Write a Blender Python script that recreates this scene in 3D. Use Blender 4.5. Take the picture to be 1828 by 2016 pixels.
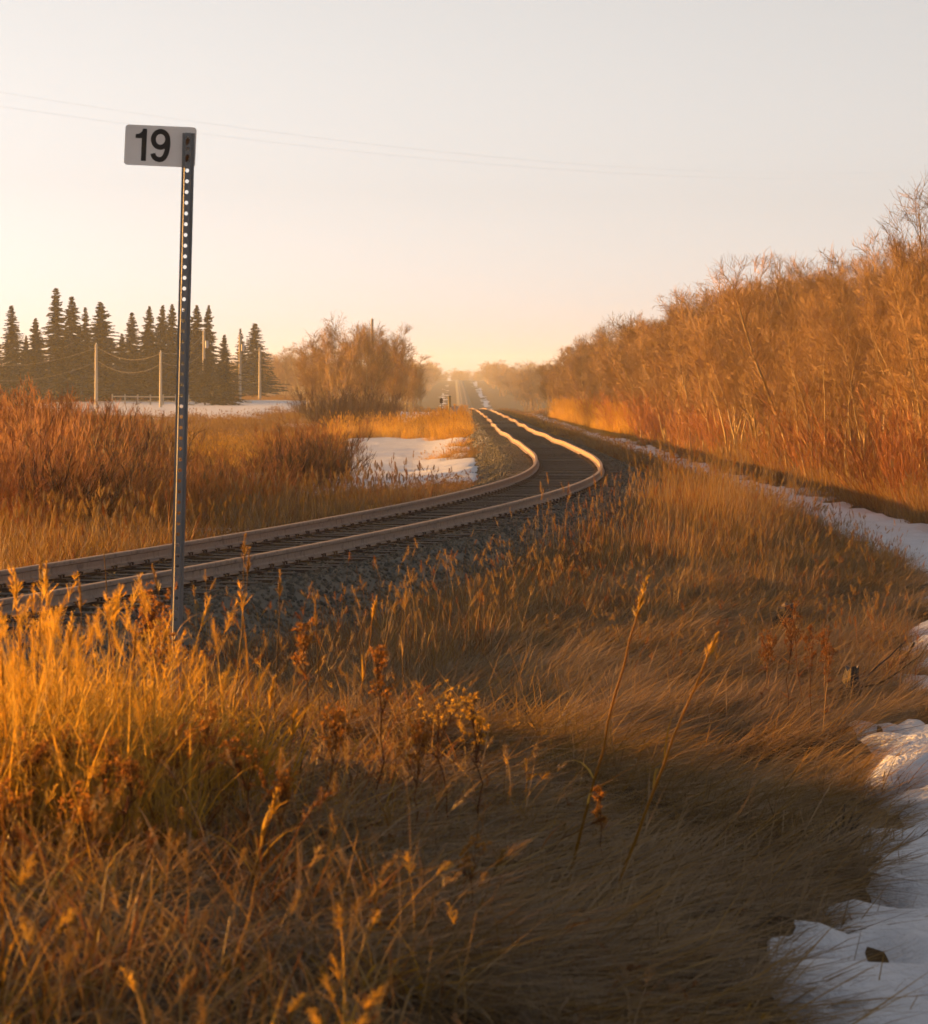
import bpy, math, numpy as np
from mathutils import Vector, Matrix
for o in list(bpy.data.objects): bpy.data.objects.remove(o)
sc = bpy.context.scene
col = sc.collection
R = math.radians
rng = np.random.default_rng(19)

# ---------------------------------------------------------------- camera, sky, sun, exposure
CAM = 1.70                       # eye height above the near rail heads (z = 0)
cd = bpy.data.cameras.new('camera'); cam = bpy.data.objects.new('camera', cd); col.objects.link(cam)
cam.location = (0, 0, CAM)
cd.sensor_fit = 'VERTICAL'; cd.sensor_height = 36.0
F = 6500.0                       # focal length in units of 1/2016 of the picture height
cd.lens = F / 2016 * 36.0
PITCH = math.atan((1008 - 760) / F)
cam.rotation_euler = (math.pi / 2 - PITCH, 0, 0)
cd.clip_start = 0.1; cd.clip_end = 9000
cd.dof.use_dof = True; cd.dof.focus_distance = 34.0; cd.dof.aperture_fstop = 10.0
sc.camera = cam

SUN_EL, SUN_AZ = 6.2, 67.0       # degrees above the horizon, degrees left of the view direction
sv = Vector((-math.sin(R(SUN_AZ)) * math.cos(R(SUN_EL)), math.cos(R(SUN_AZ)) * math.cos(R(SUN_EL)), math.sin(R(SUN_EL))))
w = bpy.data.worlds.new('World'); sc.world = w; w.use_nodes = True
nt = w.node_tree; bg = nt.nodes['Background']
sky = nt.nodes.new('ShaderNodeTexSky'); sky.sky_type = 'NISHITA'; sky.sun_disc = False
sky.sun_elevation = R(SUN_EL); sky.sun_rotation = R(-SUN_AZ)
sky.air_density = 1.0; sky.dust_density = 1.0; sky.ozone_density = 1.5
hs = nt.nodes.new('ShaderNodeHueSaturation'); hs.inputs['Saturation'].default_value = 0.03      # thin high cloud greys the whole sky
nt.links.new(sky.outputs[0], hs.inputs['Color']); nt.links.new(hs.outputs[0], bg.inputs[0])
bg.inputs[1].default_value = 0.053
sd = bpy.data.lights.new('sun', 'SUN'); so = bpy.data.objects.new('sun', sd); col.objects.link(so)
sd.energy = 5.0; sd.angle = R(0.6); sd.color = (1.0, 0.43, 0.06)
so.rotation_euler = (-sv).to_track_quat('-Z', 'Y').to_euler(); so.location = sv * 60
sc.view_settings.view_transform = 'Standard'; sc.view_settings.look = 'None'
sc.view_settings.exposure = 2.32; sc.view_settings.gamma = 1.0; sc.view_settings.use_curve_mapping = False
sc.render.engine = 'CYCLES'
sc.cycles.use_denoising = True
sc.cycles.use_adaptive_sampling = True; sc.cycles.adaptive_threshold = .028
sc.cycles.max_bounces = 4; sc.cycles.diffuse_bounces = 2; sc.cycles.glossy_bounces = 2
sc.cycles.transmission_bounces = 3; sc.cycles.volume_bounces = 1; sc.cycles.transparent_max_bounces = 4

# ---------------------------------------------------------------- helpers
def at(x, y, Z):
    """world point seen at picture position (x, y) of a 1828 x 2016 picture, Z metres ahead"""
    u = (x - 914) / F; v = (1008 - y) / F
    c, s = math.cos(PITCH), math.sin(PITCH)
    fy = c + v * s; fz = -s + v * c
    k = Z / fy
    return Vector((u * k, Z, CAM + fz * k))

def tag(o, label=None, cat=None, group=None, kind=None):
    if label: o['label'] = label
    if cat: o['category'] = cat
    if group: o['group'] = group
    if kind: o['kind'] = kind
    return o
def empty(name, loc=(0, 0, 0), rz=0.0):
    o = bpy.data.objects.new(name, None); col.objects.link(o)
    o.location = loc; o.rotation_euler = (0, 0, rz); o.empty_display_size = .2
    return o
def link(name, me, parent=None, mats=None):
    if mats is not None:
        me.materials.clear()
        for m in (mats if isinstance(mats, (list, tuple)) else [mats]): me.materials.append(m)
    o = bpy.data.objects.new(name, me); col.objects.link(o)
    if parent is not None: o.parent = parent
    return o

class MB:
    """collects vertices and 3/4-sided faces, builds one mesh"""
    def __init__(s): s.v = []; s.q = []; s.t = []; s.qm = []; s.tm = []; s.n = 0; s.tint = []
    def add(s, v, q=None, t=None, m=0, tint=None):
        v = np.asarray(v, float).reshape(-1, 3)
        if q is not None and len(q): q = np.asarray(q, int).reshape(-1, 4); s.q.append(q + s.n); s.qm.append(np.full(len(q), m))
        if t is not None and len(t): t = np.asarray(t, int).reshape(-1, 3); s.t.append(t + s.n); s.tm.append(np.full(len(t), m))
        s.v.append(v); s.n += len(v)
        s.tint.append(np.zeros(len(v)) if tint is None else np.broadcast_to(tint, (len(v),)))
        return s
    def box(s, c, d, rot=None, m=0):
        h = np.array(d) / 2.0
        v = np.array([[x, y, z] for x in (-1, 1) for y in (-1, 1) for z in (-1, 1)]) * h
        if rot is not None: v = v @ np.array(rot).T
        return s.add(v + np.array(c), [[0, 1, 3, 2], [4, 6, 7, 5], [0, 4, 5, 1], [2, 3, 7, 6], [0, 2, 6, 4], [1, 5, 7, 3]], m=m)
    def mesh(s, name, smooth=False):
        me = bpy.data.meshes.new(name)
        v = np.concatenate(s.v) if s.v else np.zeros((0, 3))
        q = np.concatenate(s.q) if s.q else np.zeros((0, 4), int)
        t = np.concatenate(s.t) if s.t else np.zeros((0, 3), int)
        me.vertices.add(len(v)); me.vertices.foreach_set('co', v.astype(np.float32).ravel())
        loops = np.concatenate([q.ravel(), t.ravel()]).astype(np.int32)
        me.loops.add(len(loops)); me.loops.foreach_set('vertex_index', loops)
        st = np.concatenate([np.arange(len(q)) * 4, len(q) * 4 + np.arange(len(t)) * 3]).astype(np.int32)
        me.polygons.add(len(st)); me.polygons.foreach_set('loop_start', st)
        mi = np.concatenate((s.qm + s.tm) or [np.zeros(0)]).astype(np.int32)
        if len(mi): me.polygons.foreach_set('material_index', mi)
        me.polygons.foreach_set('use_smooth', np.full(len(st), bool(smooth)))
        a = me.attributes.new('tint', 'FLOAT', 'POINT')
        a.data.foreach_set('value', np.concatenate(s.tint).astype(np.float32) if s.tint else np.zeros(0, np.float32))
        me.update(calc_edges=True)
        return me
    def build(s, name, mats=None, parent=None, smooth=False):
        return link(name, s.mesh(name, smooth), parent, mats)

def unit(a): return a / np.maximum(np.linalg.norm(a, axis=-1, keepdims=True), 1e-9)
def tubes(mb, P, Rr, k=3, m=0, tint=None, cap=False):
    P = np.asarray(P, float); Rr = np.asarray(Rr, float)
    M, n, _ = P.shape
    T = unit(np.gradient(P, axis=1))
    ref = np.where(np.abs(T[..., 2:3]) < .9, np.array([0, 0, 1.]), np.array([1., 0, 0]))
    U = unit(np.cross(T, ref)); W = np.cross(T, U)
    a = np.arange(k) / k * 2 * math.pi
    ring = U[:, :, None, :] * np.cos(a)[:, None] + W[:, :, None, :] * np.sin(a)[:, None]
    V = P[:, :, None, :] + ring * Rr[:, :, None, None]
    idx = np.arange(M * n * k).reshape(M, n, k)
    a0 = idx[:, :-1]; a1 = idx[:, 1:]
    q = np.stack([a0, np.roll(a0, -1, 2), np.roll(a1, -1, 2), a1], -1)
    tt = None if tint is None else np.repeat(np.broadcast_to(tint, (M,)), n * k)
    tri = None
    if cap:
        tri = []
        for mm in range(M):
            for e in (0, n - 1):
                for j in range(1, k - 1): tri.append([idx[mm, e, 0], idx[mm, e, j], idx[mm, e, j + 1]])
    mb.add(V, q, tri, m=m, tint=tt)

# value noise
def vnoise(x, y, seed=0):
    x = np.asarray(x, float); y = np.asarray(y, float)
    xi = np.floor(x).astype(np.int64); yi = np.floor(y).astype(np.int64)
    fx = x - xi; fy = y - yi; fx = fx * fx * (3 - 2 * fx); fy = fy * fy * (3 - 2 * fy)
    def hsh(a, b):
        n = (a * 374761393 + b * 668265263 + seed * 1442695041) & 0xffffffff
        n = ((n ^ (n >> 13)) * 1274126177) & 0xffffffff
        return ((n ^ (n >> 16)) & 0xffff) / 65535.0
    return (hsh(xi, yi) * (1 - fx) + hsh(xi + 1, yi) * fx) * (1 - fy) + (hsh(xi, yi + 1) * (1 - fx) + hsh(xi + 1, yi + 1) * fx) * fy
def fbm(x, y, seed=0, oct=3):
    s = 0; a = .5; t = 0
    for i in range(oct): s = s + a * vnoise(x * 2 ** i, y * 2 ** i, seed + i * 17); t += a; a *= .5
    return s / t - .5
def sstep(a, b, x):
    t = np.clip((np.asarray(x, float) - a) / (b - a), 0, 1); return t * t * (3 - 2 * t)

# ---------------------------------------------------------------- materials
def mat(name): m = bpy.data.materials.new(name); m.use_nodes = True; m.node_tree.nodes.clear(); return m
class NT:
    def __init__(s, m): s.t = m.node_tree; s.out = s.n('ShaderNodeOutputMaterial')
    def n(s, t, **k):
        x = s.t.nodes.new(t)
        for a, b in k.items(): setattr(x, a, b)
        return x
    def l(s, a, b): s.t.links.new(a, b)
    def noise(s, scale, detail=4, vec=None, rough=.55):
        n = s.n('ShaderNodeTexNoise'); n.inputs['Scale'].default_value = scale; n.inputs['Detail'].default_value = detail
        n.inputs['Roughness'].default_value = rough
        if vec is not None: s.l(vec, n.inputs['Vector'])
        return n
    def ramp(s, fac, stops):
        r = s.n('ShaderNodeValToRGB'); e = r.color_ramp.elements
        while len(e) < len(stops): e.new(.5)
        for i, (p, c) in enumerate(stops): e[i].position = p; e[i].color = (*c, 1) if len(c) == 3 else c
        if fac is not None: s.l(fac, r.inputs[0])
        return r
    def pos(s, scale=(1, 1, 1), obj=False):
        if obj: g = s.n('ShaderNodeTexCoord').outputs['Object']
        else: g = s.n('ShaderNodeNewGeometry').outputs['Position']
        mp = s.n('ShaderNodeMapping'); mp.inputs['Scale'].default_value = scale; s.l(g, mp.inputs['Vector']); return mp.outputs[0]
    def bump(s, h, st=.4, d=.02):
        b = s.n('ShaderNodeBump'); b.inputs['Strength'].default_value = st; b.inputs['Distance'].default_value = d; s.l(h, b.inputs['Height']); return b.outputs[0]

KA = .50
def dim(c): return (KA * c[0], KA * .93 * c[1], KA * .72 * c[2])
def grass_mat(name, stops, trans=.42, rough=.55):
    stops = [(p_, dim(c_)) for p_, c_ in stops]
    m = mat(name); t = NT(m)
    at_ = t.n('ShaderNodeAttribute', attribute_name='tint'); oi = t.n('ShaderNodeObjectInfo')
    nz = t.noise(.55, 3, t.pos())
    a = t.n('ShaderNodeMath', operation='MULTIPLY_ADD'); t.l(at_.outputs['Fac'], a.inputs[0]); a.inputs[1].default_value = .5
    b = t.n('ShaderNodeMath', operation='MULTIPLY_ADD'); t.l(oi.outputs['Random'], b.inputs[0]); b.inputs[1].default_value = .25
    t.l(b.outputs[0], a.inputs[2])
    c = t.n('ShaderNodeMath', operation='MULTIPLY_ADD'); t.l(nz.outputs[0], c.inputs[0]); c.inputs[1].default_value = .5; c.inputs[2].default_value = -.12
    t.l(c.outputs[0], b.inputs[2])
    r = t.ramp(a.outputs[0], stops)
    p = t.n('ShaderNodeBsdfPrincipled'); p.inputs['Roughness'].default_value = rough; p.inputs['Specular IOR Level'].default_value = .25
    t.l(r.outputs[0], p.inputs['Base Color'])
    tr = t.n('ShaderNodeBsdfTranslucent'); t.l(r.outputs[0], tr.inputs[0])
    mx = t.n('ShaderNodeMixShader'); mx.inputs[0].default_value = trans
    t.l(p.outputs[0], mx.inputs[1]); t.l(tr.outputs[0], mx.inputs[2]); t.l(mx.outputs[0], t.out.inputs[0])
    return m
def plain(name, c1, c2, scale=8, rough=.8, metal=0., bump=.3, dist=.01, stretch=(1, 1, 1), detail=5, obj=True, c3=None):
    m = mat(name); t = NT(m)
    v = t.pos(stretch, obj); n = t.noise(scale, detail, v)
    st = [(.32, c1), (.68, c2)] if c3 is None else [(.28, c1), (.5, c2), (.72, c3)]
    r = t.ramp(n.outputs[0], st)
    p = t.n('ShaderNodeBsdfPrincipled'); t.l(r.outputs[0], p.inputs['Base Color'])
    p.inputs['Roughness'].default_value = rough; p.inputs['Metallic'].default_value = metal; p.inputs['Specular IOR Level'].default_value = .3
    if bump: t.l(t.bump(n.outputs[0], bump, dist), p.inputs['Normal'])
    t.l(p.outputs[0], t.out.inputs[0]); return m

def bark_mat(name, c1, c2, var=.25, scale=6, stretch=(1, 1, .3)):
    c1, c2 = dim(c1), dim(c2); m = mat(name); t = NT(m)
    n = t.noise(scale, 4, t.pos(stretch, True)); oi = t.n('ShaderNodeObjectInfo')
    r = t.ramp(n.outputs[0], [(.3, c1), (.7, c2)])
    hs = t.n('ShaderNodeHueSaturation'); t.l(r.outputs[0], hs.inputs['Color'])
    mr = t.n('ShaderNodeMapRange'); mr.inputs['To Min'].default_value = 1 - var; mr.inputs['To Max'].default_value = 1 + var
    t.l(oi.outputs['Random'], mr.inputs['Value']); t.l(mr.outputs[0], hs.inputs['Value'])
    p = t.n('ShaderNodeBsdfPrincipled'); p.inputs['Roughness'].default_value = .7; p.inputs['Specular IOR Level'].default_value = .25
    t.l(hs.outputs[0], p.inputs['Base Color']); t.l(p.outputs[0], t.out.inputs[0]); return m

def ground_mat():
    m = mat('earth_and_thatch'); t = NT(m); v = t.pos()
    n1 = t.noise(.35, 5, v); n2 = t.noise(9, 6, t.pos((1, .45, 1)))
    r1 = t.ramp(n1.outputs[0], [(.3, (.035, .021, .01)), (.5, (.065, .04, .018)), (.7, (.095, .06, .028))])
    r2 = t.ramp(n2.outputs[0], [(.3, (.35, .33, .3)), (.7, (1.25, 1.2, 1.1))])
    mx = t.n('ShaderNodeMix', data_type='RGBA', blend_type='MULTIPLY'); mx.inputs[0].default_value = 1
    t.l(r1.outputs[0], mx.inputs[6]); t.l(r2.outputs[0], mx.inputs[7])
    p = t.n('ShaderNodeBsdfPrincipled'); p.inputs['Roughness'].default_value = .95; p.inputs['Specular IOR Level'].default_value = .1
    t.l(mx.outputs[2], p.inputs['Base Color']); t.l(t.bump(n2.outputs[0], .8, .06), p.inputs['Normal'])
    t.l(p.outputs[0], t.out.inputs[0]); return m
def snow_mat():
    m = mat('old_snow'); t = NT(m)
    n1 = t.noise(2.2, 6, t.pos((1, .55, 1))); n2 = t.noise(34, 4, t.pos()); n3 = t.noise(7, 4, t.pos((1, .6, 1)))
    ad = t.n('ShaderNodeMath', operation='MULTIPLY_ADD'); t.l(n2.outputs[0], ad.inputs[0]); ad.inputs[1].default_value = .22
    a2 = t.n('ShaderNodeMath', operation='MULTIPLY_ADD'); t.l(n3.outputs[0], a2.inputs[0]); a2.inputs[1].default_value = .5; t.l(n1.outputs[0], a2.inputs[2]); t.l(a2.outputs[0], ad.inputs[2])
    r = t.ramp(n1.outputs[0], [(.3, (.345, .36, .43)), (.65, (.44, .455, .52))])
    dirt = t.ramp(t.noise(55, 2, t.pos()).outputs[0], [(.66, (1, 1, 1)), (.74, (.42, .33, .24))])
    mx = t.n('ShaderNodeMix', data_type='RGBA', blend_type='MULTIPLY'); mx.inputs[0].default_value = .8
    t.l(r.outputs[0], mx.inputs[6]); t.l(dirt.outputs[0], mx.inputs[7])
    p = t.n('ShaderNodeBsdfPrincipled'); p.inputs['Roughness'].default_value = .55; p.inputs['Specular IOR Level'].default_value = .3
    t.l(mx.outputs[2], p.inputs['Base Color']); t.l(t.bump(ad.outputs[0], .8, .16), p.inputs['Normal'])
    t.l(p.outputs[0], t.out.inputs[0]); return m

M = {}
M['ground'] = ground_mat(); M['snow'] = snow_mat()
M['straw'] = grass_mat('dry_straw', [(.05, (.16, .082, .026)), (.4, (.34, .20, .065)), (.7, (.50, .32, .12)), (.95, (.62, .45, .22))])
M['gold'] = grass_mat('golden_grass', [(.05, (.36, .17, .015)), (.4, (.66, .38, .05)), (.7, (.86, .55, .10)), (.95, (.98, .72, .25))], .62)
M['tan'] = grass_mat('tan_thatch', [(.05, (.16, .105, .062)), (.4, (.30, .205, .132)), (.7, (.43, .31, .21)), (.95, (.56, .43, .32))], .35)
M['russet'] = grass_mat('russet_weed', [(.05, (.13, .042, .012)), (.4, (.27, .098, .025)), (.7, (.38, .16, .04)), (.95, (.48, .25, .08))], .35)
M['amber'] = grass_mat('amber_seed_heads', [(.05, (.30, .10, .02)), (.4, (.50, .20, .04)), (.7, (.66, .32, .07)), (.95, (.75, .45, .14))], .5)
M['twig'] = bark_mat('bare_twigs', (.34, .19, .07), (.54, .33, .13))
M['aspen'] = bark_mat('aspen_bark', (.34, .25, .13), (.80, .64, .38), .25, 5)
M['willow'] = bark_mat('willow_stems', (.36, .12, .030), (.60, .25, .07), .3)
M['brush'] = bark_mat('dark_brush', (.11, .05, .022), (.2, .092, .04), .3)
M['spruce'] = bark_mat('spruce_needles', (.007, .010, .003), (.022, .026, .008), .3, 1.2, (1, 1, 1))
M['spruce_bark'] = bark_mat('spruce_bark', (.06, .04, .025), (.12, .08, .05))
M['rust'] = plain('rusty_rail_side', (.085, .056, .044), (.19, .135, .108), 9, .75, .0, .15, .004, (1, 1, 1), 5, False, (.155, .10, .078))
M['steel'] = plain('polished_rail_head', (.72, .69, .64), (.86, .83, .78), 3, .24, 1., 0, .0, (1, .2, 1), 3, False)
M['tie'] = plain('creosoted_wood', (.022, .015, .011), (.075, .05, .036), 14, .85, 0, .6, .012, (8, 1, 8))
M['iron'] = plain('dark_rusted_iron', (.03, .018, .013), (.085, .045, .03), 30, .8, .2, .2, .002)
M['galv'] = plain('galvanised_steel', (.12, .122, .13), (.19, .19, .195), 10, .5, .55, .1, .001, (1, 1, .15))
M['plate'] = plain('white_sign_sheet', (.66, .61, .58), (.74, .69, .66), 5, .55, 0, 0)
M['ink'] = plain('black_numeral', (.012, .010, .011), (.02, .017, .017), 9, .5, 0, 0)
M['ruststain'] = plain('rust_stain', (.10, .035, .008), (.03, .014, .008), 60, .85, 0, .3, .001)
M['pole'] = plain('weathered_pole', (.26, .225, .185), (.42, .37, .30), 3, .85, 0, .3, .01, (6, 6, .4))
M['wire'] = plain('wire_metal', (.10, .085, .07), (.16, .135, .11), 3, .6, .3, 0)
M['oldwood'] = plain('old_dark_wood', (.014, .010, .008), (.05, .038, .031), 8, .9, 0, .7, .02, (5, 5, .6))
M['cutwood'] = plain('pale_cut_wood', (.07, .052, .048), (.14, .11, .10), 20, .9, 0, .4, .005)
M['mossypost'] = plain('lichened_post', (.14, .11, .05), (.30, .235, .10), 8, .9, 0, .4, .01, (3, 3, .5))
M['cabinet'] = plain('grey_painted_metal', (.25, .24, .245), (.34, .33, .335), 3, .5, .1, 0)
M['rock'] = plain('pale_boulder', (.30, .27, .24), (.5, .47, .44), 3, .9, 0, .6, .05)
def ballast_mat(name, k):
    m = mat(name); t = NT(m)
    oi = t.n('ShaderNodeObjectInfo'); n = t.noise(30, 3, t.pos())
    a = t.n('ShaderNodeMath', operation='MULTIPLY_ADD'); t.l(oi.outputs['Random'], a.inputs[0]); a.inputs[1].default_value = .6
    b = t.n('ShaderNodeMath', operation='MULTIPLY'); t.l(n.outputs[0], b.inputs[0]); b.inputs[1].default_value = .4; t.l(b.outputs[0], a.inputs[2])
    r = t.ramp(a.outputs[0], [(.1, tuple(k * x for x in (.085, .08, .072))), (.5, tuple(k * x for x in (.16, .15, .13))), (.9, tuple(k * x for x in (.30, .27, .225)))])
    p = t.n('ShaderNodeBsdfPrincipled'); p.inputs['Roughness'].default_value = .85; p.inputs['Specular IOR Level'].default_value = .25
    t.l(r.outputs[0], p.inputs['Base Color']); t.l(t.bump(n.outputs[0], .6, .03), p.inputs['Normal']); t.l(p.outputs[0], t.out.inputs[0]); return m
M['ballast'] = ballast_mat('crushed_rock', .40)

# ---------------------------------------------------------------- the lie of the land
TY = np.array([-40, -20, 0, 20.5, 35.2, 50, 64.9, 79.8, 100, 144, 200, 300, 400, 600, 886, 1950, 2600.])
TX = np.array([-24.6, -17.6, -11.4, -5.97, -2.57, .076, 1.80, 2.50, 2.66, 2.40, 2.38, 2.25, 1.85, 1.25, .5, -2.7, -4.6])
def spline(xk, yk):
    n = len(xk); h = np.diff(xk); A = np.zeros((n, n)); b = np.zeros(n); A[0, 0] = A[-1, -1] = 1
    for i in range(1, n - 1):
        A[i, i - 1] = h[i - 1]; A[i, i] = 2 * (h[i - 1] + h[i]); A[i, i + 1] = h[i]
        b[i] = 3 * ((yk[i + 1] - yk[i]) / h[i] - (yk[i] - yk[i - 1]) / h[i - 1])
    c = np.linalg.solve(A, b)
    def f(x):
        x = np.asarray(x, float); i = np.clip(np.searchsorted(xk, x) - 1, 0, n - 2); d = x - xk[i]
        bb = (yk[i + 1] - yk[i]) / h[i] - h[i] * (2 * c[i] + c[i + 1]) / 3
        return yk[i] + bb * d + c[i] * d ** 2 + (c[i + 1] - c[i]) / (3 * h[i]) * d ** 3
    return f
track_x = spline(TY, TX)
HY = np.array([-60, 0, 40, 70, 100, 170, 260, 390, 460, 560, 700, 886, 1100, 1950, 2100, 2400, 3400.])
HZ = np.array([-1.72, -1.72, -1.72, -1.76, -1.84, -2.0, -2.25, -2.62, -3.1, -4.1, -5.4, -6.2, -4.6, 3.4, 4.2, 4.5, 4.5])
head_s = spline(HY, HZ)
def head_z(y):                                        # height of the rail heads (world z)
    y = np.asarray(y, float)
    return CAM + head_s(y) + (.022 * np.sin(y / 5.3 + .6)) * sstep(70, 110, y) + .012 * np.sin(y / 2.9) * sstep(80, 130, y)
def rail_x(y):
    y = np.asarray(y, float)
    return track_x(y) + (.035 * np.sin(y / 6.1) + .02 * np.sin(y / 3.4 + 1)) * sstep(75, 110, y)
# left edge of the snow in the right-hand ditch
SY = np.array([-40, 8, 12.3, 17.8, 20.3, 23.4, 28.5, 40, 47, 60, 70, 96, 147, 220, 390, 900, 3400.])
SX = np.array([.8, 1.0, 1.25, 2.1, 2.55, 3.1, 3.9, 5.5, 6.55, 7.1, 7.2, 7.05, 7.6, 7.4, 6.9, 6.2, 4])
SW = np.array([3, 3, 3, 3, 3, 3, 3, 2.6, 2.3, 2.0, 1.9, 1.8, 1.6, 1.6, 1.6, 1.8, 1.8])
DG = np.array([-1.9, -2.1, -2.2, -2.38, -2.42, -2.47, -2.52, -2.62, -2.72, -2.82, -2.87, -2.97, -3.1, -3.2, -3.35, -6.9, 3.8])
def ditch_left(y): return np.interp(y, SY, SX)
def gz(X, Y):
    X = np.asarray(X, float); Y = np.asarray(Y, float)
    hz = head_s(Y); d = X - track_x(Y)
    far = sstep(420, 800, Y)
    toe = hz - .62
    # right-hand side
    dl = ditch_left(Y) - track_x(Y); wd = np.interp(Y, SY, SW)
    dg = np.interp(Y, SY, DG); dg = np.where(Y > 390, dg * (1 - far) + (hz - 1.0) * far, dg)
    t = np.clip((d - 2.4) / np.maximum(dl + .25 - 2.4, .5), 0, 1)
    tb = .14 * np.sin(np.pi * np.clip(t * 1.25, 0, 1)) * sstep(38, 55, Y)          # the bank bulges before it drops into the ditch
    right = toe + (dg - toe) * (t * t * (3 - 2 * t)) + tb
    over = np.clip(d - dl - wd, 0, 400)
    right = right + .30 * sstep(0, 2.0, over) + .012 * over
    # left-hand side
    ln = np.interp(Y, [0, 20, 50, 70, 110, 200, 330, 420, 3400], [-2.1, -2.2, -2.35, -2.6, -2.78, -2.95, -3.1, -3.3, -3.3])
    ln = ln * (1 - far) + (hz - .9) * far
    lf = np.interp(Y, [0, 60, 100, 200, 290, 390, 500, 900, 3400], [-2.3, -2.6, -2.75, -2.75, -2.35, -1.9, -1.9, -2.5, -2.5])
    lf = lf * (1 - far) + (hz - .2) * far
    k = sstep(8, 22, -d)
    lv = ln * (1 - k) + lf * k
    left = toe + (lv - toe) * sstep(2.3, 4.4, -d)
    g = np.where(d > 0, right, left)
    # the road verge where the photographer stands
    wv = (1 - sstep(-1.0, 1.6, X - .03 * (Y - 8))) * (1 - sstep(15.5, 22.5, Y + .35 * X)) * sstep(2.3, 4.6, d)
    g = g * (1 - wv) + (-1.56 - .02 * (Y - 12)) * wv
    rd = 1 - sstep(4.5, 9.5, Y)
    g = g * (1 - rd) + (-1.62) * rd
    amp = sstep(2.6, 4.5, np.abs(d))
    g = g + amp * (.10 * fbm(X * .55, Y * .55, 3, 3) + .55 * sstep(12, 40, np.abs(d)) * fbm(X * .04, Y * .02, 9, 2))
    g = g + far * sstep(10, 200, np.abs(d)) * 2.5
    hol = sstep(-1.5, .5, X) * sstep(9, 12, Y) * (1 - sstep(40, 60, Y)) * sstep(3.5, 5, d) * (1 - sstep(0, 1.2, X - ditch_left(Y)))
    g = g + hol * .32 * fbm(X * 1.1 + Y * .35, Y * 1.9 - X * .5, 91, 2)
    return g + CAM
def snow_th(X, Y):
    """how far the snow stands above (or its sheet lies under) the ground"""
    d = X - track_x(Y); n = fbm(X * 1.1, Y * .55, 21, 4); n2 = fbm(X * .33, Y * .12, 40, 3)
    e = X - ditch_left(Y); wd = np.interp(Y, SY, SW)
    rag = fbm(X * 2.6, Y * 1.3, 23, 4)
    a = np.minimum(e, wd + .2 - e) * .30 + .42 * n + .30 * rag * (1 - sstep(40, 80, Y)) + np.where(Y > 60, (.45 * n2 + .35 * n - .02) * sstep(60, 110, Y), 0)
    a = np.clip(a, -.3, .11)
    def reg(x0, x1, y0, y1, sx, sy, rel=True):
        q = d if rel else X
        return np.minimum(np.minimum((q - x0) / sx, (x1 - q) / sx), np.minimum((Y - y0) / sy, (y1 - Y) / sy))
    L = [reg(-8.6, -2.9, 78, 182, 1.6, 8) * .2 + .5 * n2 + .22 * n + .03,
         reg(-3.3, -2.25, 78, 185, .45, 10) * .12 + .5 * n + .25 * n2 - .03,
         reg(-12, -4.5, 215, 400, 3, 30) * .16 + .5 * n2 + .06,
         reg(-46, -16, 255, 415, 4, 14, False) * .16 + .5 * n2 + .2 * n + .05,
         reg(-18, -12.5, 132, 152, 2, 6, False) * .12 + .3 * n2,
         reg(-4.6, -3.1, 50, 53.5, .5, 1.2, False) * .16 + .2 * n,
         reg(-5.5, -2.6, 76, 86, .8, 3, False) * .1 + .5 * n,
         reg(-9, -5, 900, 1900, 2, 60) * .2 + .6 * n2 - .17,
         reg(5, 9, 950, 1900, 2, 60) * .2 + .6 * n2 - .18,
         reg(-60, -20, 980, 1500, 10, 60) * .2 + .5 * n2]
    b = np.clip(np.maximum.reduce(L), -.3, .09)
    return np.maximum(a, b) + .05 * fbm(X * 1.7, Y * .9, 77, 2)

# ---- ground sheet, fine near the lens and coarser away
def rows():
    ys = [-28.]
    while ys[-1] < 3200:
        y = ys[-1]
        if y < 7: dz = .9
        else: dz = min(max(y * y * 3.6e-4, .06), .5 + y * .011)
        ys.append(y + dz)
    return np.array(ys)
GY = rows()
u_f = np.arange(-.135, .1452, .0014)
u_l = -.135 - np.cumsum(.002 * 1.085 ** np.arange(62)); u_r = .1452 + np.cumsum(.002 * 1.085 ** np.arange(62))
GU = np.concatenate([u_l[::-1], u_f, u_r]); GU = GU[np.abs(GU) < 3.2]
YY, UU = np.meshgrid(GY, GU, indexing='ij')
XX = np.clip(UU * (YY + 32), -880, 880) + np.sign(UU) * np.maximum(np.abs(UU * (YY + 32)) - 880, 0) * 1e-3
GZ = gz(XX, YY)
gi = np.arange(GZ.size).reshape(GZ.shape)
gq = np.stack([gi[:-1, :-1], gi[:-1, 1:], gi[1:, 1:], gi[1:, :-1]], -1).reshape(-1, 4)
mb = MB(); mb.add(np.stack([XX, YY, GZ], -1), gq)
ground = mb.build('ground', M['ground'], smooth=True)
tag(ground, 'brown earth and dead thatch beneath the grass', 'ground', kind='structure')
ST = snow_th(XX, YY)
keep = (np.maximum.reduce([ST[:-1, :-1], ST[:-1, 1:], ST[1:, 1:], ST[1:, :-1]]) > -.03).reshape(-1)
sq = gq[keep]; used = np.unique(sq); remap = np.full(GZ.size, -1); remap[used] = np.arange(len(used))
mb = MB(); mb.add(np.stack([XX, YY, GZ + ST], -1).reshape(-1, 3)[used], remap[sq])
snow = mb.build('snow', M['snow'], smooth=True)
tag(snow, 'old snow lying in the ditch, by the track and in the far yard', 'snow', kind='structure')
def snow_at(x, y): return snow_th(np.asarray(x, float), np.asarray(y, float))

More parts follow.
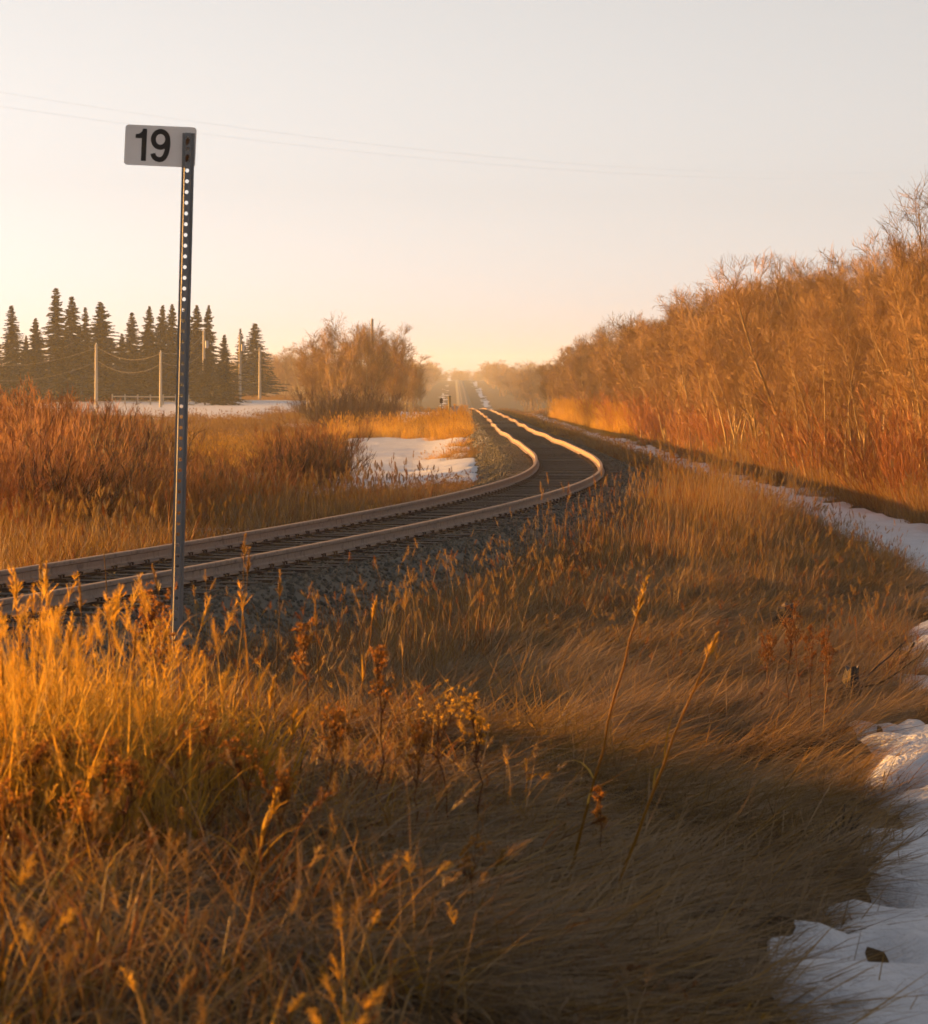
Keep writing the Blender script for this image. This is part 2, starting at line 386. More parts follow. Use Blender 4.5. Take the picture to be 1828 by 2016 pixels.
# ---------------------------------------------------------------- scattering
def scatter(name, P, rot, scl, protos, label, cat, pid=None):
    me = bpy.data.meshes.new(name); n = len(P)
    me.vertices.add(n); me.vertices.foreach_set('co', np.asarray(P, np.float32).ravel())
    a = me.attributes.new('rot', 'FLOAT_VECTOR', 'POINT'); a.data.foreach_set('vector', np.asarray(rot, np.float32).ravel())
    a = me.attributes.new('scl', 'FLOAT_VECTOR', 'POINT')
    s = np.asarray(scl, np.float32); s = np.repeat(s[:, None], 3, 1) if s.ndim == 1 else s
    a.data.foreach_set('vector', s.ravel())
    a = me.attributes.new('pid', 'INT', 'POINT')
    a.data.foreach_set('value', (rng.integers(0, len(protos), n) if pid is None else pid).astype(np.int32))
    o = link(name, me)
    c = bpy.data.collections.new(name + '_kinds')
    for i, pm in enumerate(protos):
        po = bpy.data.objects.new('%s_kind_%02d' % (name, i), pm); c.objects.link(po)
    g = bpy.data.node_groups.new(name, 'GeometryNodeTree')
    g.interface.new_socket('Geometry', in_out='INPUT', socket_type='NodeSocketGeometry')
    g.interface.new_socket('Geometry', in_out='OUTPUT', socket_type='NodeSocketGeometry')
    N = g.nodes.new; gin = N('NodeGroupInput'); go = N('NodeGroupOutput')
    ci = N('GeometryNodeCollectionInfo'); ci.inputs['Collection'].default_value = c
    ci.inputs['Separate Children'].default_value = True; ci.inputs['Reset Children'].default_value = True
    ip = N('GeometryNodeInstanceOnPoints'); ip.inputs['Pick Instance'].default_value = True
    def na(nm, ty): x = N('GeometryNodeInputNamedAttribute'); x.data_type = ty; x.inputs['Name'].default_value = nm; return x
    r = na('rot', 'FLOAT_VECTOR'); s_ = na('scl', 'FLOAT_VECTOR'); p = na('pid', 'INT')
    L = g.links.new
    L(gin.outputs[0], ip.inputs['Points']); L(ci.outputs[0], ip.inputs['Instance'])
    L(p.outputs['Attribute'], ip.inputs['Instance Index']); L(r.outputs['Attribute'], ip.inputs['Rotation']); L(s_.outputs['Attribute'], ip.inputs['Scale'])
    L(ip.outputs[0], go.inputs[0])
    md = o.modifiers.new('instances', 'NODES'); md.node_group = g
    return tag(o, label, cat, kind='stuff')

# ---------------------------------------------------------------- railway
def sweep(mb, prof, off, ys, e=0.0, z0=0.0, mats=None):
    """sweeps an open or closed profile (list of (across, up)) along the track at lateral offset off"""
    y = np.asarray(ys, float); x = rail_x(y); z = head_z(y) + z0
    tx = np.gradient(x, y); tl = np.sqrt(1 + tx * tx); nx = 1 / tl; ny = -tx / tl
    pr = np.array(prof, float)
    A = off + pr[:, 0]
    V = np.stack([x[:, None] + A * nx[:, None], y[:, None] + A * ny[:, None], z[:, None] + pr[:, 1][None]], -1)
    n, k = len(y), len(pr); idx = np.arange(n * k).reshape(n, k)
    for j in range(k):
        j2 = (j + 1) % k
        q = np.stack([idx[:-1, j], idx[1:, j], idx[1:, j2], idx[:-1, j2]], -1)
        mb.q.append(q + mb.n); mb.qm.append(np.full(len(q), mats[j] if mats else 0))
    mb.v.append(V.reshape(-1, 3)); mb.tint.append(np.zeros(n * k)); mb.n += n * k
ys_tr = np.concatenate([np.arange(-20, 200, .8), np.arange(200, 460, 2.5), np.arange(460, 2060, 12)])
track = empty('railway_track', (0, 0, 0))
tag(track, 'single line of rusty rails on dark sleepers curving away to the hazy hill', 'railway track')
RP = [(-.075, -.172), (-.075, -.160), (-.018, -.142), (-.0085, -.12), (-.0085, -.06), (-.034, -.046), (-.036, -.012), (-.028, -.001),
      (.028, -.001), (.036, -.012), (.034, -.046), (.0085, -.06), (.0085, -.12), (.018, -.142), (.075, -.160), (.075, -.172)]
RP = [(a_, b_ * .85) for a_, b_ in RP]
RM = [0] * 16; RM[6] = 1; RM[7] = 1; RM[8] = 1
for sgn, nm in ((1, 'right'), (-1, 'left')):
    mb = MB(); sweep(mb, RP, sgn * .753, ys_tr, mats=RM)
    o = mb.build('rail', [M['rust'], M['steel']], track); o['label'] = 'rusty %s-hand rail with a bright worn head' % nm
# bed of crushed rock: one body and its loose stones
def bed_z(a): return np.interp(np.abs(a), [0, .6, .85, 1.5, 2.35, 2.7], [-.208, -.208, -.19, -.205, -.62, -.95])
prof = [(a, float(bed_z(a))) for a in (-2.7, -2.35, -1.95, -1.5, -1.15, -.85, -.6, 0, .6, .85, 1.15, 1.5, 1.95, 2.35, 2.7)]
mb = MB(); sweep(mb, prof, 0, ys_tr)
bed = mb.build('ballast_bed', M['ballast'], smooth=False)
tag(bed, 'raised bed of grey crushed rock under the rails', 'ballast', kind='structure')
def stone(seed):
    r = np.random.default_rng(seed)
    t = (1 + 5 ** .5) / 2
    v = unit(np.array([(-1, t, 0), (1, t, 0), (-1, -t, 0), (1, -t, 0), (0, -1, t), (0, 1, t), (0, -1, -t), (0, 1, -t), (t, 0, -1), (t, 0, 1), (-t, 0, -1), (-t, 0, 1)]))
    f = [(0, 11, 5), (0, 5, 1), (0, 1, 7), (0, 7, 10), (0, 10, 11), (1, 5, 9), (5, 11, 4), (11, 10, 2), (10, 7, 6), (7, 1, 8), (3, 9, 4), (3, 4, 2), (3, 2, 6), (3, 6, 8), (3, 8, 9), (4, 9, 5), (2, 4, 11), (6, 2, 10), (8, 6, 7), (9, 8, 1)]
    v = v * r.uniform(.62, 1.15, (12, 1)) * np.array([1, r.uniform(.65, 1), r.uniform(.5, .8)])
    m = MB(); m.add(v, t=f); me = m.mesh('stone'); me.materials.append(M['ballast']); return me
stones = [stone(i) for i in range(6)]
ns = 60000
yy = np.concatenate([rng.uniform(22, 60, 26000), rng.uniform(60, 130, 26000), rng.uniform(130, 330, 8000)])
aa = rng.uniform(-2.4, 2.4, ns)
sl = rng.uniform(size=ns) < .25; aa[sl] = np.sign(aa[sl]) * rng.uniform(1.2, 2.75, sl.sum())
tx = np.gradient(rail_x(np.sort(yy)), np.sort(yy)); dxs = (rail_x(yy + .1) - rail_x(yy - .1)) / .2; tl = np.sqrt(1 + dxs ** 2)
P = np.stack([rail_x(yy) + aa / tl, yy - aa * dxs / tl, head_z(yy) + bed_z(aa) + .004], -1)
P[:, 2] = np.where(np.abs(aa) > 2.3, np.maximum(P[:, 2], gz(P[:, 0], P[:, 1]) + .005), P[:, 2])
ok = ~((np.abs(np.abs(aa) - .753) < .10))
ssz = rng.uniform(.020, .046, ns) * np.where(yy > 110, 1.5, 1.0)
scatter('ballast_stones', P[ok], rng.uniform(0, 6.28, (ns, 3))[ok], ssz[ok], stones, 'loose grey stones of the track bed between and beside the rails', 'ballast stones')
# sleepers
def sleeper_mesh():
    m = MB(); m.box((0, 0, -.09), (2.6, .225, .18)); return m.mesh('sleeper')
slm = sleeper_mesh(); slm.materials.append(M['tie'])
def plate_mesh():
    m = MB(); m.box((0, 0, .008), (.34, .19, .016))
    for sx in (-1, 1):
        for sy in (-1, 1):
            m.box((sx * .094, sy * .05, .026), (.016, .016, .03)); m.box((sx * .088, sy * .05, .044), (.03, .026, .012))
    return m.mesh('tie_plate')
plm = plate_mesh(); plm.materials.append(M['iron'])
s_y = []; y = 15.0
while len(s_y) < 2400 and y < 420:
    s_y.append(y); y += .545 * math.cos(math.atan(float(track_x(y + .5) - track_x(y - .5))))
far_mb = MB()
for i, y in enumerate(s_y):
    x = float(rail_x(y)); z = float(head_z(y)) - .164; ang = -math.atan(float(rail_x(y + .3) - rail_x(y - .3)) / .6)
    jig = rng.uniform(-.05, .05)
    if i < 300:
        o = link('sleeper', slm, track); o.location = (x + jig, y, z + rng.uniform(-.012, .004)); o.rotation_euler = (0, 0, ang + rng.uniform(-.012, .012))
        if y < 95:
            for sx in (-1, 1):
                p = link('tie_plate', plm, o); p.location = (sx * .753 - jig, 0, 0)
    else:
        far_mb.box((x, y, z - .09), (2.6, .225, .18), Matrix.Rotation(ang, 3, 'Z'))
o = far_mb.build('far_sleepers', M['tie'], track); o['kind'] = 'stuff'
# ---------------------------------------------------------------- mile post with its number plate
def milepost():
    s = .0028; Z = 18.2
    foot = at(343, 1318, Z); top = at(372, 262, Z)
    r = empty('milepost', (foot.x, foot.y, float(gz(foot.x, foot.y))))
    tag(r, 'tall perforated steel post carrying the white plate with black number 19', 'milepost')
    up = (top - r.location); H = up.length; up.normalize()
    q = up.to_track_quat('Z', 'Y'); r.rotation_mode = 'QUATERNION'
    # keep the post facing the lens: zero yaw
    xax = Vector((math.cos(R(-4)), math.sin(R(-4)), 0)); yax = up.cross(xax).normalized(); xax = yax.cross(up).normalized()
    r.rotation_quaternion = Matrix((xax, yax, up)).transposed().to_quaternion()
    # hat-section channel: flanges and walls
    mb = MB(); th = .0028; e0 = -.25
    pts = [(-.034, .0), (-.022, .0), (-.0155, -.020)]
    def strip(a, b):
        a = np.array(a); b = np.array(b); t = unit(b - a); n = np.array([-t[1], t[0]]) * th
        for (p, q2) in ((a, b),):
            c = np.array([[*p, e0], [*q2, e0], [*(q2 + n), e0], [*(p + n), e0], [*p, H], [*q2, H], [*(q2 + n), H], [*(p + n), H]])
            mb.add(c, [[0, 1, 5, 4], [1, 2, 6, 5], [2, 3, 7, 6], [3, 0, 4, 7], [4, 5, 6, 7]])
    strip(pts[0], pts[1]); strip(pts[1], pts[2]); strip((.0155, -.020), (.022, .0)); strip((.022, .0), (.034, .0))
    # web with its row of punched holes
    pitch = 21.0 * s; n = int((H - .02) / pitch); rad = .0108; k = 12
    for i in range(n + 1):
        zc = H - .03 - i * pitch
        if zc < -.1: break
        z1 = zc + pitch / 2 if i else H; z0 = zc - pitch / 2
        a = (np.arange(k) + .5) / k * 2 * math.pi
        ci = np.stack([rad * np.cos(a), zc + rad * np.sin(a)], -1)
        ou = []
        for aa_ in a:
            cx, cz = math.cos(aa_), math.sin(aa_); w_ = .0155
            tt = min(w_ / max(abs(cx), 1e-6), ((z1 - zc) if cz > 0 else (zc - z0)) / max(abs(cz), 1e-6))
            ou.append((cx * tt, zc + cz * tt))
        ou = np.array(ou)
        # snap the corner-most samples to the corners so the cells close up
        for j, aa_ in enumerate(a):
            pass
        cor = np.array([(.0155, z1), (-.0155, z1), (-.0155, z0), (.0155, z0)])
        for cc in cor:
            j = np.argmin(np.abs(np.angle(np.exp(1j * (np.arctan2(cc[1] - zc, cc[0]) - a))))); ou[j] = cc
        y0, y1 = -.0215, -.0185
        V = np.concatenate([np.stack([c2[:, 0], np.full(k, yv), c2[:, 1]], -1) for yv in (y0, y1) for c2 in (ci, ou)])
        jn = (np.arange(k) + 1) % k; j0 = np.arange(k)
        q4 = np.concatenate([np.stack([j0, jn, k + jn, k + j0], -1), np.stack([2 * k + j0, 3 * k + j0, 3 * k + jn, 2 * k + jn], -1), np.stack([j0, 2 * k + j0, 2 * k + jn, jn], -1)])
        mb.add(V, q4)
    mb.box((0, -.020, -.18), (.031, .003, .3))
    mb.build('post', M['galv'], r)
    # number plate behind the post, facing the lens
    pw, ph = 141 * s, 79 * s; rc = .02
    cx, cz = (318 - 374) * s, H + (262 - 288.5) * s
    N = 8; out = []
    for (sx, sz, a0) in ((1, 1, 0), (-1, 1, 90), (-1, -1, 180), (1, -1, 270)):
        for j in range(N + 1):
            a = R(a0 + 90 * j / N); out.append((sx * (pw / 2 - rc) + rc * math.cos(a), sz * (ph / 2 - rc) + rc * math.sin(a)))
    out = np.array(out); K = len(out)
    V = np.concatenate([np.stack([out[:, 0], np.full(K, yv), out[:, 1]], -1) for yv in (.0, .0025)] + [[[0, 0, 0], [0, .0025, 0]]])
    j0 = np.arange(K); jn = (j0 + 1) % K
    m2 = MB(); m2.add(V, np.stack([j0, K + j0, K + jn, jn], -1), np.concatenate([np.stack([j0, jn, np.full(K, 2 * K)], -1), np.stack([K + jn, K + j0, np.full(K, 2 * K + 1)], -1)]))
    pl = m2.build('number_plate', M['plate'], r); pl.location = (cx, .0045, cz); pl.rotation_euler = (0, R(1.2), 0)
    pl['label'] = 'white rounded plate with the black number 19'
    # numerals: strokes laid on the plate
    hgt = 63 * s
    def ribbon(m, path, wid, y):
        p = np.array(path, float); wd = np.asarray(wid, float); t = unit(np.gradient(p, axis=0)); n = np.stack([-t[:, 1], t[:, 0]], -1) * (wd / 2)[:, None]
        a = p + n; b = p - n; k = len(p)
        V = np.concatenate([np.stack([a[:, 0], np.full(k, y), a[:, 1]], -1), np.stack([b[:, 0], np.full(k, y), b[:, 1]], -1)])
        i = np.arange(k - 1); m.add(V, np.stack([i, i + 1, k + i + 1, k + i], -1))
    g1 = MB()
    poly = np.array([(.055, 1.0), (.185, 1.0), (.185, 0), (.028, 0), (.028, .70), (-.17, .70), (-.17, .82), (-.06, .84), (.02, .90)])
    poly = poly * hgt
    ctr = np.array([.10, .76]) * hgt
    V = np.concatenate([np.stack([poly[:, 0], np.full(len(poly), -.0012), poly[:, 1]], -1), [[ctr[0], -.0012, ctr[1]]]])
    kk = len(poly); g1.add(V, t=[[i, (i + 1) % kk, kk] for i in range(kk)])
    o1 = g1.build('numeral', M['ink'], pl); o1.location = (-.265 * pw - .004, 0, -hgt / 2 + .003); o1['label'] = 'black numeral 1'
    g9 = MB(); a = np.linspace(0, 2 * math.pi, 41)
    ribbon(g9, np.stack([.225 * hgt * np.cos(a), (.69 + .245 * np.sin(a)) * hgt], -1), np.full(41, 0.158 * hgt), -.0012)
    tl_ = [(.225, .70), (.238, .58), (.232, .44), (.208, .30), (.165, .18), (.10, .095), (.01, .062), (-.075, .072), (-.15, .115), (-.195, .175), (-.218, .245)]
    tp = spline(np.arange(len(tl_)).astype(float), np.array([p[0] for p in tl_])); tq = spline(np.arange(len(tl_)).astype(float), np.array([p[1] for p in tl_]))
    uu = np.linspace(0, len(tl_) - 1, 60)
    ribbon(g9, np.stack([tp(uu), tq(uu)], -1) * hgt, np.full(60, 0.158 * hgt), -.0016)
    o9 = g9.build('numeral', M['ink'], pl); o9.location = (-.005 * pw + .002, 0, -hgt / 2 + .003); o9['label'] = 'black numeral 9'
    for dz in (14, 46):
        b = MB(); a6 = np.arange(6) / 6 * 2 * math.pi
        V = np.concatenate([np.stack([.009 * np.cos(a6), np.full(6, yv), .009 * np.sin(a6)], -1) for yv in (-.030, -.0215)])
        j = np.arange(6); b.add(V, np.stack([j, (j + 1) % 6, 6 + (j + 1) % 6, 6 + j], -1), [[0, i + 1, i] for i in range(1, 5)])
        ob = b.build('bolt', M['ruststain'], r); ob.location = (0, 0, H - dz * s)
        st_ = MB(); aq = np.linspace(0, 2 * math.pi, 15)[:-1]
        rr = np.array([.010, .011, .009, .012, .011, .010, .009, .011, .012, .02, .034, .022, .011, .01])
        V = np.concatenate([np.stack([np.clip(rr * np.cos(aq), -.012, .012), np.full(14, -.0222), rr * np.sin(aq)], -1), [[0, -.0222, 0]]])
        st_.add(V, t=[[i, (i + 1) % 14, 14] for i in range(14)])
        os_ = st_.build('rust_stain', M['ruststain'], r); os_.location = (0, 0, H - dz * s)
    return r
milepost()

# ---------------------------------------------------------------- trees
def grow(r, P, n_child, t0, t1, length, ang, n=4, up=.25, wob=.12, taper=.6):
    """children polylines from parent polylines P (m, k, 3)"""
    m, k, _ = P.shape
    pi = np.repeat(np.arange(m), n_child); N = len(pi)
    t = r.uniform(t0, t1, N) * (k - 1); i = np.minimum(t.astype(int), k - 2); f = (t - i)[:, None]
    base = P[pi, i] * (1 - f) + P[pi, i + 1] * f
    tan = unit(P[pi, i + 1] - P[pi, i])
    rv = unit(r.normal(size=(N, 3))); side = unit(np.cross(tan, rv))
    a = np.radians(r.uniform(ang[0], ang[1], N))[:, None]
    d = unit(tan * np.cos(a) + side * np.sin(a) + np.array([0, 0, up]))
    L = length * r.uniform(.55, 1.15, N) * (1 - taper * t / (k - 1))
    Q = np.zeros((N, n, 3)); Q[:, 0] = base
    for j in range(1, n):
        d = unit(d + r.normal(size=(N, 3)) * wob + np.array([0, 0, up * .25]))
        Q[:, j] = Q[:, j - 1] + d * (L / (n - 1))[:, None]
    return Q, t / (k - 1), pi
def bare_tree(seed, h=8.0, stems=2, spread=.10, dens=1.0, lean=0.0, tk=1.0, nf=4):
    r = np.random.default_rng(seed)
    n = 9; T = np.zeros((stems, n, 3))
    T[:, 0, :2] = r.normal(size=(stems, 2)) * .22 * (stems > 1); T[:, 0, 2] = -.3
    d = unit(np.stack([r.normal(size=stems) * spread + lean, r.normal(size=stems) * spread, np.ones(stems)], -1))
    hs = h * r.uniform(.72, 1.0, stems); hs[0] = h
    for j in range(1, n):
        d = unit(d + r.normal(size=(stems, 3)) * .07 + np.array([0, 0, .04])); T[:, j] = T[:, j - 1] + d * (hs / (n - 1))[:, None]
    rad = .0125 * h ** .9
    tr = MB(); rr = np.linspace(1, .12, n)[None] * rad * r.uniform(.6, 1.0, (stems, 1)); tubes(tr, T, rr, 5)
    cr = MB()
    B1, t1, p1 = grow(r, T, int(20 * dens), .30, .97, h * .30, (22, 58), 5, .22, .13, .62)
    tubes(cr, B1, np.linspace(1, .3, 5)[None] * (rad * .30 * (1 - .5 * t1))[:, None], 3)
    B2, t2, _ = grow(r, B1, 6, .2, 1, h * .15, (20, 60), 4, .18, .16, .5)
    tubes(cr, B2, np.linspace(1, .4, 4)[None] * np.full((len(B2), 1), .0115 * tk * h / 8), 3)
    B3, t3, _ = grow(r, B2, nf, .15, 1, h * .075, (20, 65), 3, .12, .2, .4)
    tubes(cr, B3, np.linspace(1, .5, 3)[None] * np.full((len(B3), 1), .0088 * tk * h / 8), 3)
    B4, _, _ = grow(r, T, int(26 * dens), .3, 1, h * .10, (25, 70), 3, .2, .2, .4)
    tubes(cr, B4, np.linspace(1, .5, 3)[None] * np.full((len(B4), 1), .0095 * tk * h / 8), 3)
    a = tr.mesh('trunk', True); a.materials.append(M['aspen']); b = cr.mesh('crown'); b.materials.append(M['twig'])
    return a, b
TK = [(3, .08, 1.0, 0), (4, .10, .9, 0), (2, .05, 1.4, 0), (2, .12, 1.1, -.12), (4, .12, .9, -.05), (1, .08, 1.5, -.18), (5, .14, .75, 0), (3, .07, 1.1, .04)]
TREES = [bare_tree(100 + i, 8.0, *k_) for i, k_ in enumerate(TK)]
TNEAR = [bare_tree(140 + i, 8.0, *k_, tk=.55, nf=7) for i, k_ in enumerate(TK)]
def put_tree(name, X, Y, h, kind, label, group=None, rz=None, sxy=None):
    tr, cr = (TNEAR if Y < 135 else TREES)[kind]; z = float(gz(X, Y))
    o = empty(name, (X, Y, z), rng.uniform(0, 6.28) if rz is None else rz); s = h / 8.0
    sx = s * (rng.uniform(.85, 1.2) if sxy is None else sxy); o.scale = (sx, sx, s)
    link('trunk', tr, o); link('crown', cr, o)
    return tag(o, label, 'tree', group)

# dense stand along the right-hand ditch
front = lambda y: ditch_left(y) + np.interp(y, SY, SW) + 1.3
cnt = 0; y = 52.0; lab_r = 'bare golden brown tree'
while y < 520 and cnt < 294:
    for row, (off, hm) in enumerate(((0.3, .72), (1.5, .86), (3.0, .96), (5.0, 1.04), (8.0, 1.12))):
        if row == 4 and rng.uniform() < .4: continue
        if y > 230 and row in (1, 3): continue
        X = float(front(y)) + off + rng.uniform(-.7, .7); Yt = y + rng.uniform(-.9, .9)
        hh = np.interp(y, [50, 75, 95, 120, 140, 200, 300, 520], [6.9, 7.0, 6.0, 6.7, 7.8, 7.9, 8.1, 8.4]) * hm * rng.uniform(.86, 1.07)
        px = X / Yt * F + 914
        if px > 2050: continue
        k = int(rng.choice([0, 1, 2, 2, 6, 7, 7, 4])); put_tree('bare_tree', X, Yt, hh, k, '%s, %s row, %s of the stand right of the track' % ('bare tree', ('front', 'second', 'third', 'fourth', 'back')[row], 'near end' if px > 1600 else ('near half' if px > 1350 else ('middle' if px > 1150 else 'hazy far end'))), 'trees in the stand right of the track'); cnt += 1
    y += .75 + y * .0175
put_tree('bare_tree', 10.2, 100, 6.6, 5, 'bare tree with a pale trunk leaning left across the stand right of the track', None, 0.1, 1.0)
put_tree('bare_tree', 12.6, 84, 7.6, 6, 'tallest bare tree, at the right edge of the picture', None, .5, 1.0)
put_tree('bare_tree', 11.6, 143, 8.2, 1, 'bare tree whose crown rises highest in the middle of the right stand', None, .9, .9)
# aspens left of the track
for (px, Yt, hh, k) in [(612, 246, 6.0, 0), (632, 238, 6.4, 2), (650, 250, 7.4, 1), (664, 235, 7.2, 7), (678, 243, 7.8, 0), (692, 250, 7.0, 2), (706, 236, 6.6, 3), (716, 256, 7.4, 1), (728, 240, 6.8, 7),
                        (742, 250, 7.3, 4), (754, 262, 7.6, 0), (766, 246, 7.0, 1), (776, 270, 7.6, 6), (786, 258, 6.6, 2), (800, 300, 6.0, 1), (812, 330, 5.6, 0), (826, 360, 5.5, 4), (640, 270, 7, 6), (700, 272, 7.8, 6), (748, 280, 8, 1)]:
    put_tree('aspen', (px - 914) / F * Yt, Yt, hh, k, 'slender leafless aspen in the clump left of the track', 'aspens in the clump left of the track')
# bare trees behind the yard
for i in range(26):
    px = rng.uniform(520, 640) if i < 16 else rng.uniform(-40, 520); Yt = rng.uniform(520, 680)
    put_tree('bare_tree', (px - 914) / F * Yt, Yt, rng.uniform(7.5, 10.5), int(rng.choice([1, 4, 6])), 'hazy bare tree far behind the spruces and the yard', 'bare trees behind the yard', None, 1.5 * Yt / 600)

# spruces
def spruce(seed, h=14., rad=2.9, clear=.12, ragged=.25):
    r = np.random.default_rng(seed)
    tr = MB(); T = np.zeros((1, 6, 3)); T[0, :, 2] = np.linspace(-.3, h * .98, 6); T[0, 1:5, :2] = r.normal(size=(4, 2)) * .06
    tubes(tr, T, np.linspace(.19, .02, 6)[None], 6)
    cr = MB(); P = []; tz = clear * h
    while tz < h - .15:
        f = (tz / h - clear) / (1 - clear); L = rad * (1 - f) ** 1.05 * (.62 + .38 * min(1, f * 6 + .45)) + .05
        nb = int(10 + 6 * (1 - f)); a0 = r.uniform(0, 6.28)
        for j in range(nb):
            a = a0 + j / nb * 6.28 + r.uniform(-.3, .3); l = L * r.uniform(1 - ragged * 1.6, 1 + ragged * .7)
            P.append((a, tz + r.uniform(-.3, .3) * (1 - .7 * f), l * (1.25 if r.uniform() < .12 else 1), f))
        tz += np.interp(f, [0, 1], [.42, .26])
    A = np.array(P); N = len(A)
    # each bough: a spine of drooping needle sprays
    ns_ = 9; V = []; Q = []
    for jj in range(ns_):
        s0 = (jj + .15) / ns_
        for side in (-1, 1):
            s = np.clip(s0 + r.uniform(-.06, .06, N), 0, 1)
            droop = (-.42 * s + .22 * s * s) * A[:, 2] + np.where(A[:, 3] > .8, .5 * s * A[:, 2], 0)
            rr = A[:, 2] * s; a = A[:, 0]
            c = np.stack([rr * np.cos(a), rr * np.sin(a), A[:, 1] + droop], -1)
            ln = (.10 + .30 * A[:, 2] * (1 - .7 * s)) * r.uniform(.7, 1.2, N)
            b = a + side * np.radians(r.uniform(25, 60, N))
            dv = np.stack([np.cos(b), np.sin(b), r.uniform(-.55, .05, N)], -1); dv = unit(dv) * ln[:, None]
            wv_ = unit(np.cross(dv, r.normal(size=(N, 3)))) * (.075 + .075 * ln)[:, None]
            i0 = len(V) * 0
            V.append(np.stack([c - wv_, c + wv_, c + dv + wv_ * .35, c + dv - wv_ * .35], 1))
    V = np.concatenate(V); cr.add(V.reshape(-1, 3), np.arange(len(V) * 4).reshape(-1, 4))
    a = tr.mesh('trunk'); a.materials.append(M['spruce_bark']); b = cr.mesh('crown'); b.materials.append(M['spruce'])
    return a, b
SPR = [spruce(5, 14, 2.5, .10, .38), spruce(6, 14, 3.1, .06, .32), spruce(7, 14, 2.0, .14, .5), spruce(8, 14, 3.6, .12, .36)]
spruces = [  # x, y of the tip, metres away, variant, width factor
    (-16, 640, 385, 1, 1.0), (28, 598, 380, 0, 1.15), (72, 624, 372, 1, .9), (108, 566, 392, 2, 1.2), (141, 580, 386, 0, 1.05), (173, 604, 396, 2, 1.0), (204, 592, 384, 1, .95),
    (256, 612, 392, 0, 1.1), (287, 602, 388, 3, .75), (312, 598, 397, 1, .9), (338, 598, 390, 3, .8), (362, 604, 402, 1, .9), (384, 600, 395, 3, .8), (402, 600, 388, 3, .72),
    (236, 655, 404, 1, .9), (440, 657, 352, 1, 1.0), (478, 646, 470, 2, 1.0), (498, 634, 455, 0, 1.25), (404, 706, 356, 3, .9), (120, 690, 360, 2, 1.0), (160, 640, 405, 3, .8), (50, 660, 400, 3, .8)]
ordn = ['']
lab_s = {0: 'spruce cut by the left edge of the picture', 1: 'pointed dark spruce nearest the left edge of the picture', 2: 'short dark spruce between the left-edge spruce and the tallest spruce', 3: 'tallest spruce, slim and loose, left of the first wire pole',
         4: 'dense tall spruce right beside the tallest spruce', 5: 'thin see-through spruce straight above the first wire pole', 6: 'broad pointed spruce just right of the first wire pole', 7: 'narrow spruce with a low tip left of the round-topped spruces',
         15: 'small dark spruce standing in front beside the snowy yard', 16: 'thin hazy spruce behind the last wire poles', 17: 'hazy conical spruce at the right end of the row', 18: 'low broad spruce right of the milepost at the yard edge', 19: 'low yellowish spruce at the foot of the tallest spruce'}
for i, (px, py, Yt, k, wf) in enumerate(spruces):
    tip = at(px, py, Yt); X = tip.x; z = float(gz(X, Yt)); h = tip.z - z
    o = empty('spruce_tree', (X, Yt, z), rng.uniform(0, 6.28)); s = h / 14.; sx = s * wf * rng.uniform(1.35, 1.95); o.scale = (sx, sx * rng.uniform(.85, 1.15), s); o.rotation_euler[0] = R(rng.uniform(-2.2, 2.2)); o.rotation_euler[1] = R(rng.uniform(-2.2, 2.2))
    link('trunk', SPR[k][0], o); link('crown', SPR[k][1], o)
    if i in lab_s: tag(o, lab_s[i], 'spruce')
    else: tag(o, 'dark spruce in the close-set middle of the row behind the milepost', 'spruce', 'spruces in the close-set middle of the row')

# ---------------------------------------------------------------- willow shrubs
def shrub(seed, h=2.6, w=1.3, stems=46, mk='willow', twigs=6, fine=5, rad=.009):
    r = np.random.default_rng(seed); n = 6
    a = r.uniform(0, 6.28, stems); q = r.uniform(0, 1, stems) ** .6
    d = unit(np.stack([np.cos(a) * q * .55 * w / 1.3, np.sin(a) * q * .55 * w / 1.3, np.ones(stems)], -1))
    P = np.zeros((stems, n, 3)); P[:, 0, :2] = np.stack([np.cos(a), np.sin(a)], -1) * (q * .35 * w)[:, None]; P[:, 0, 2] = -.1
    L = h * r.uniform(.5, 1.05, stems)
    for j in range(1, n): d = unit(d + r.normal(size=(stems, 3)) * .09 + np.array([0, 0, .05])); P[:, j] = P[:, j - 1] + d * (L / (n - 1))[:, None]
    m = MB(); tubes(m, P, np.linspace(1, .3, n)[None] * r.uniform(.7, 1.3, (stems, 1)) * rad, 3)
    B, _, _ = grow(r, P, twigs, .2, 1, h * .3, (12, 40), 4, .3, .1, .5); tubes(m, B, np.linspace(1, .5, 4)[None] * np.full((len(B), 1), rad * .62), 3)
    C, _, _ = grow(r, B, fine, .2, 1, h * .12, (15, 50), 3, .25, .12, .4); tubes(m, C, np.linspace(1, .6, 3)[None] * np.full((len(C), 1), rad * .5), 3)
    me = m.mesh('shrub'); me.materials.append(M[mk]); return me
SHR = [shrub(40, 2.6, 1.5), shrub(41, 2.6, 1.2, 40), shrub(42, 2.6, 1.9, 60, twigs=5), shrub(43, 2.6, 1.5, 44)]
BRU = [shrub(50, 2.6, 1.9, 46, 'brush', 6, 4, .010), shrub(51, 2.6, 1.6, 42, 'brush', 6, 5, .010)]
def put_shrub(name, X, Y, h, me, label, group=None, wf=1.0):
    o = link(name, me); o.location = (X, Y, float(gz(X, Y))); o.rotation_euler = (0, 0, rng.uniform(0, 6.28)); s = h / 2.6
    o.scale = (s * wf, s * wf, s); return tag(o, label, 'shrub', group)
grL = 'willow shrubs left of the track'
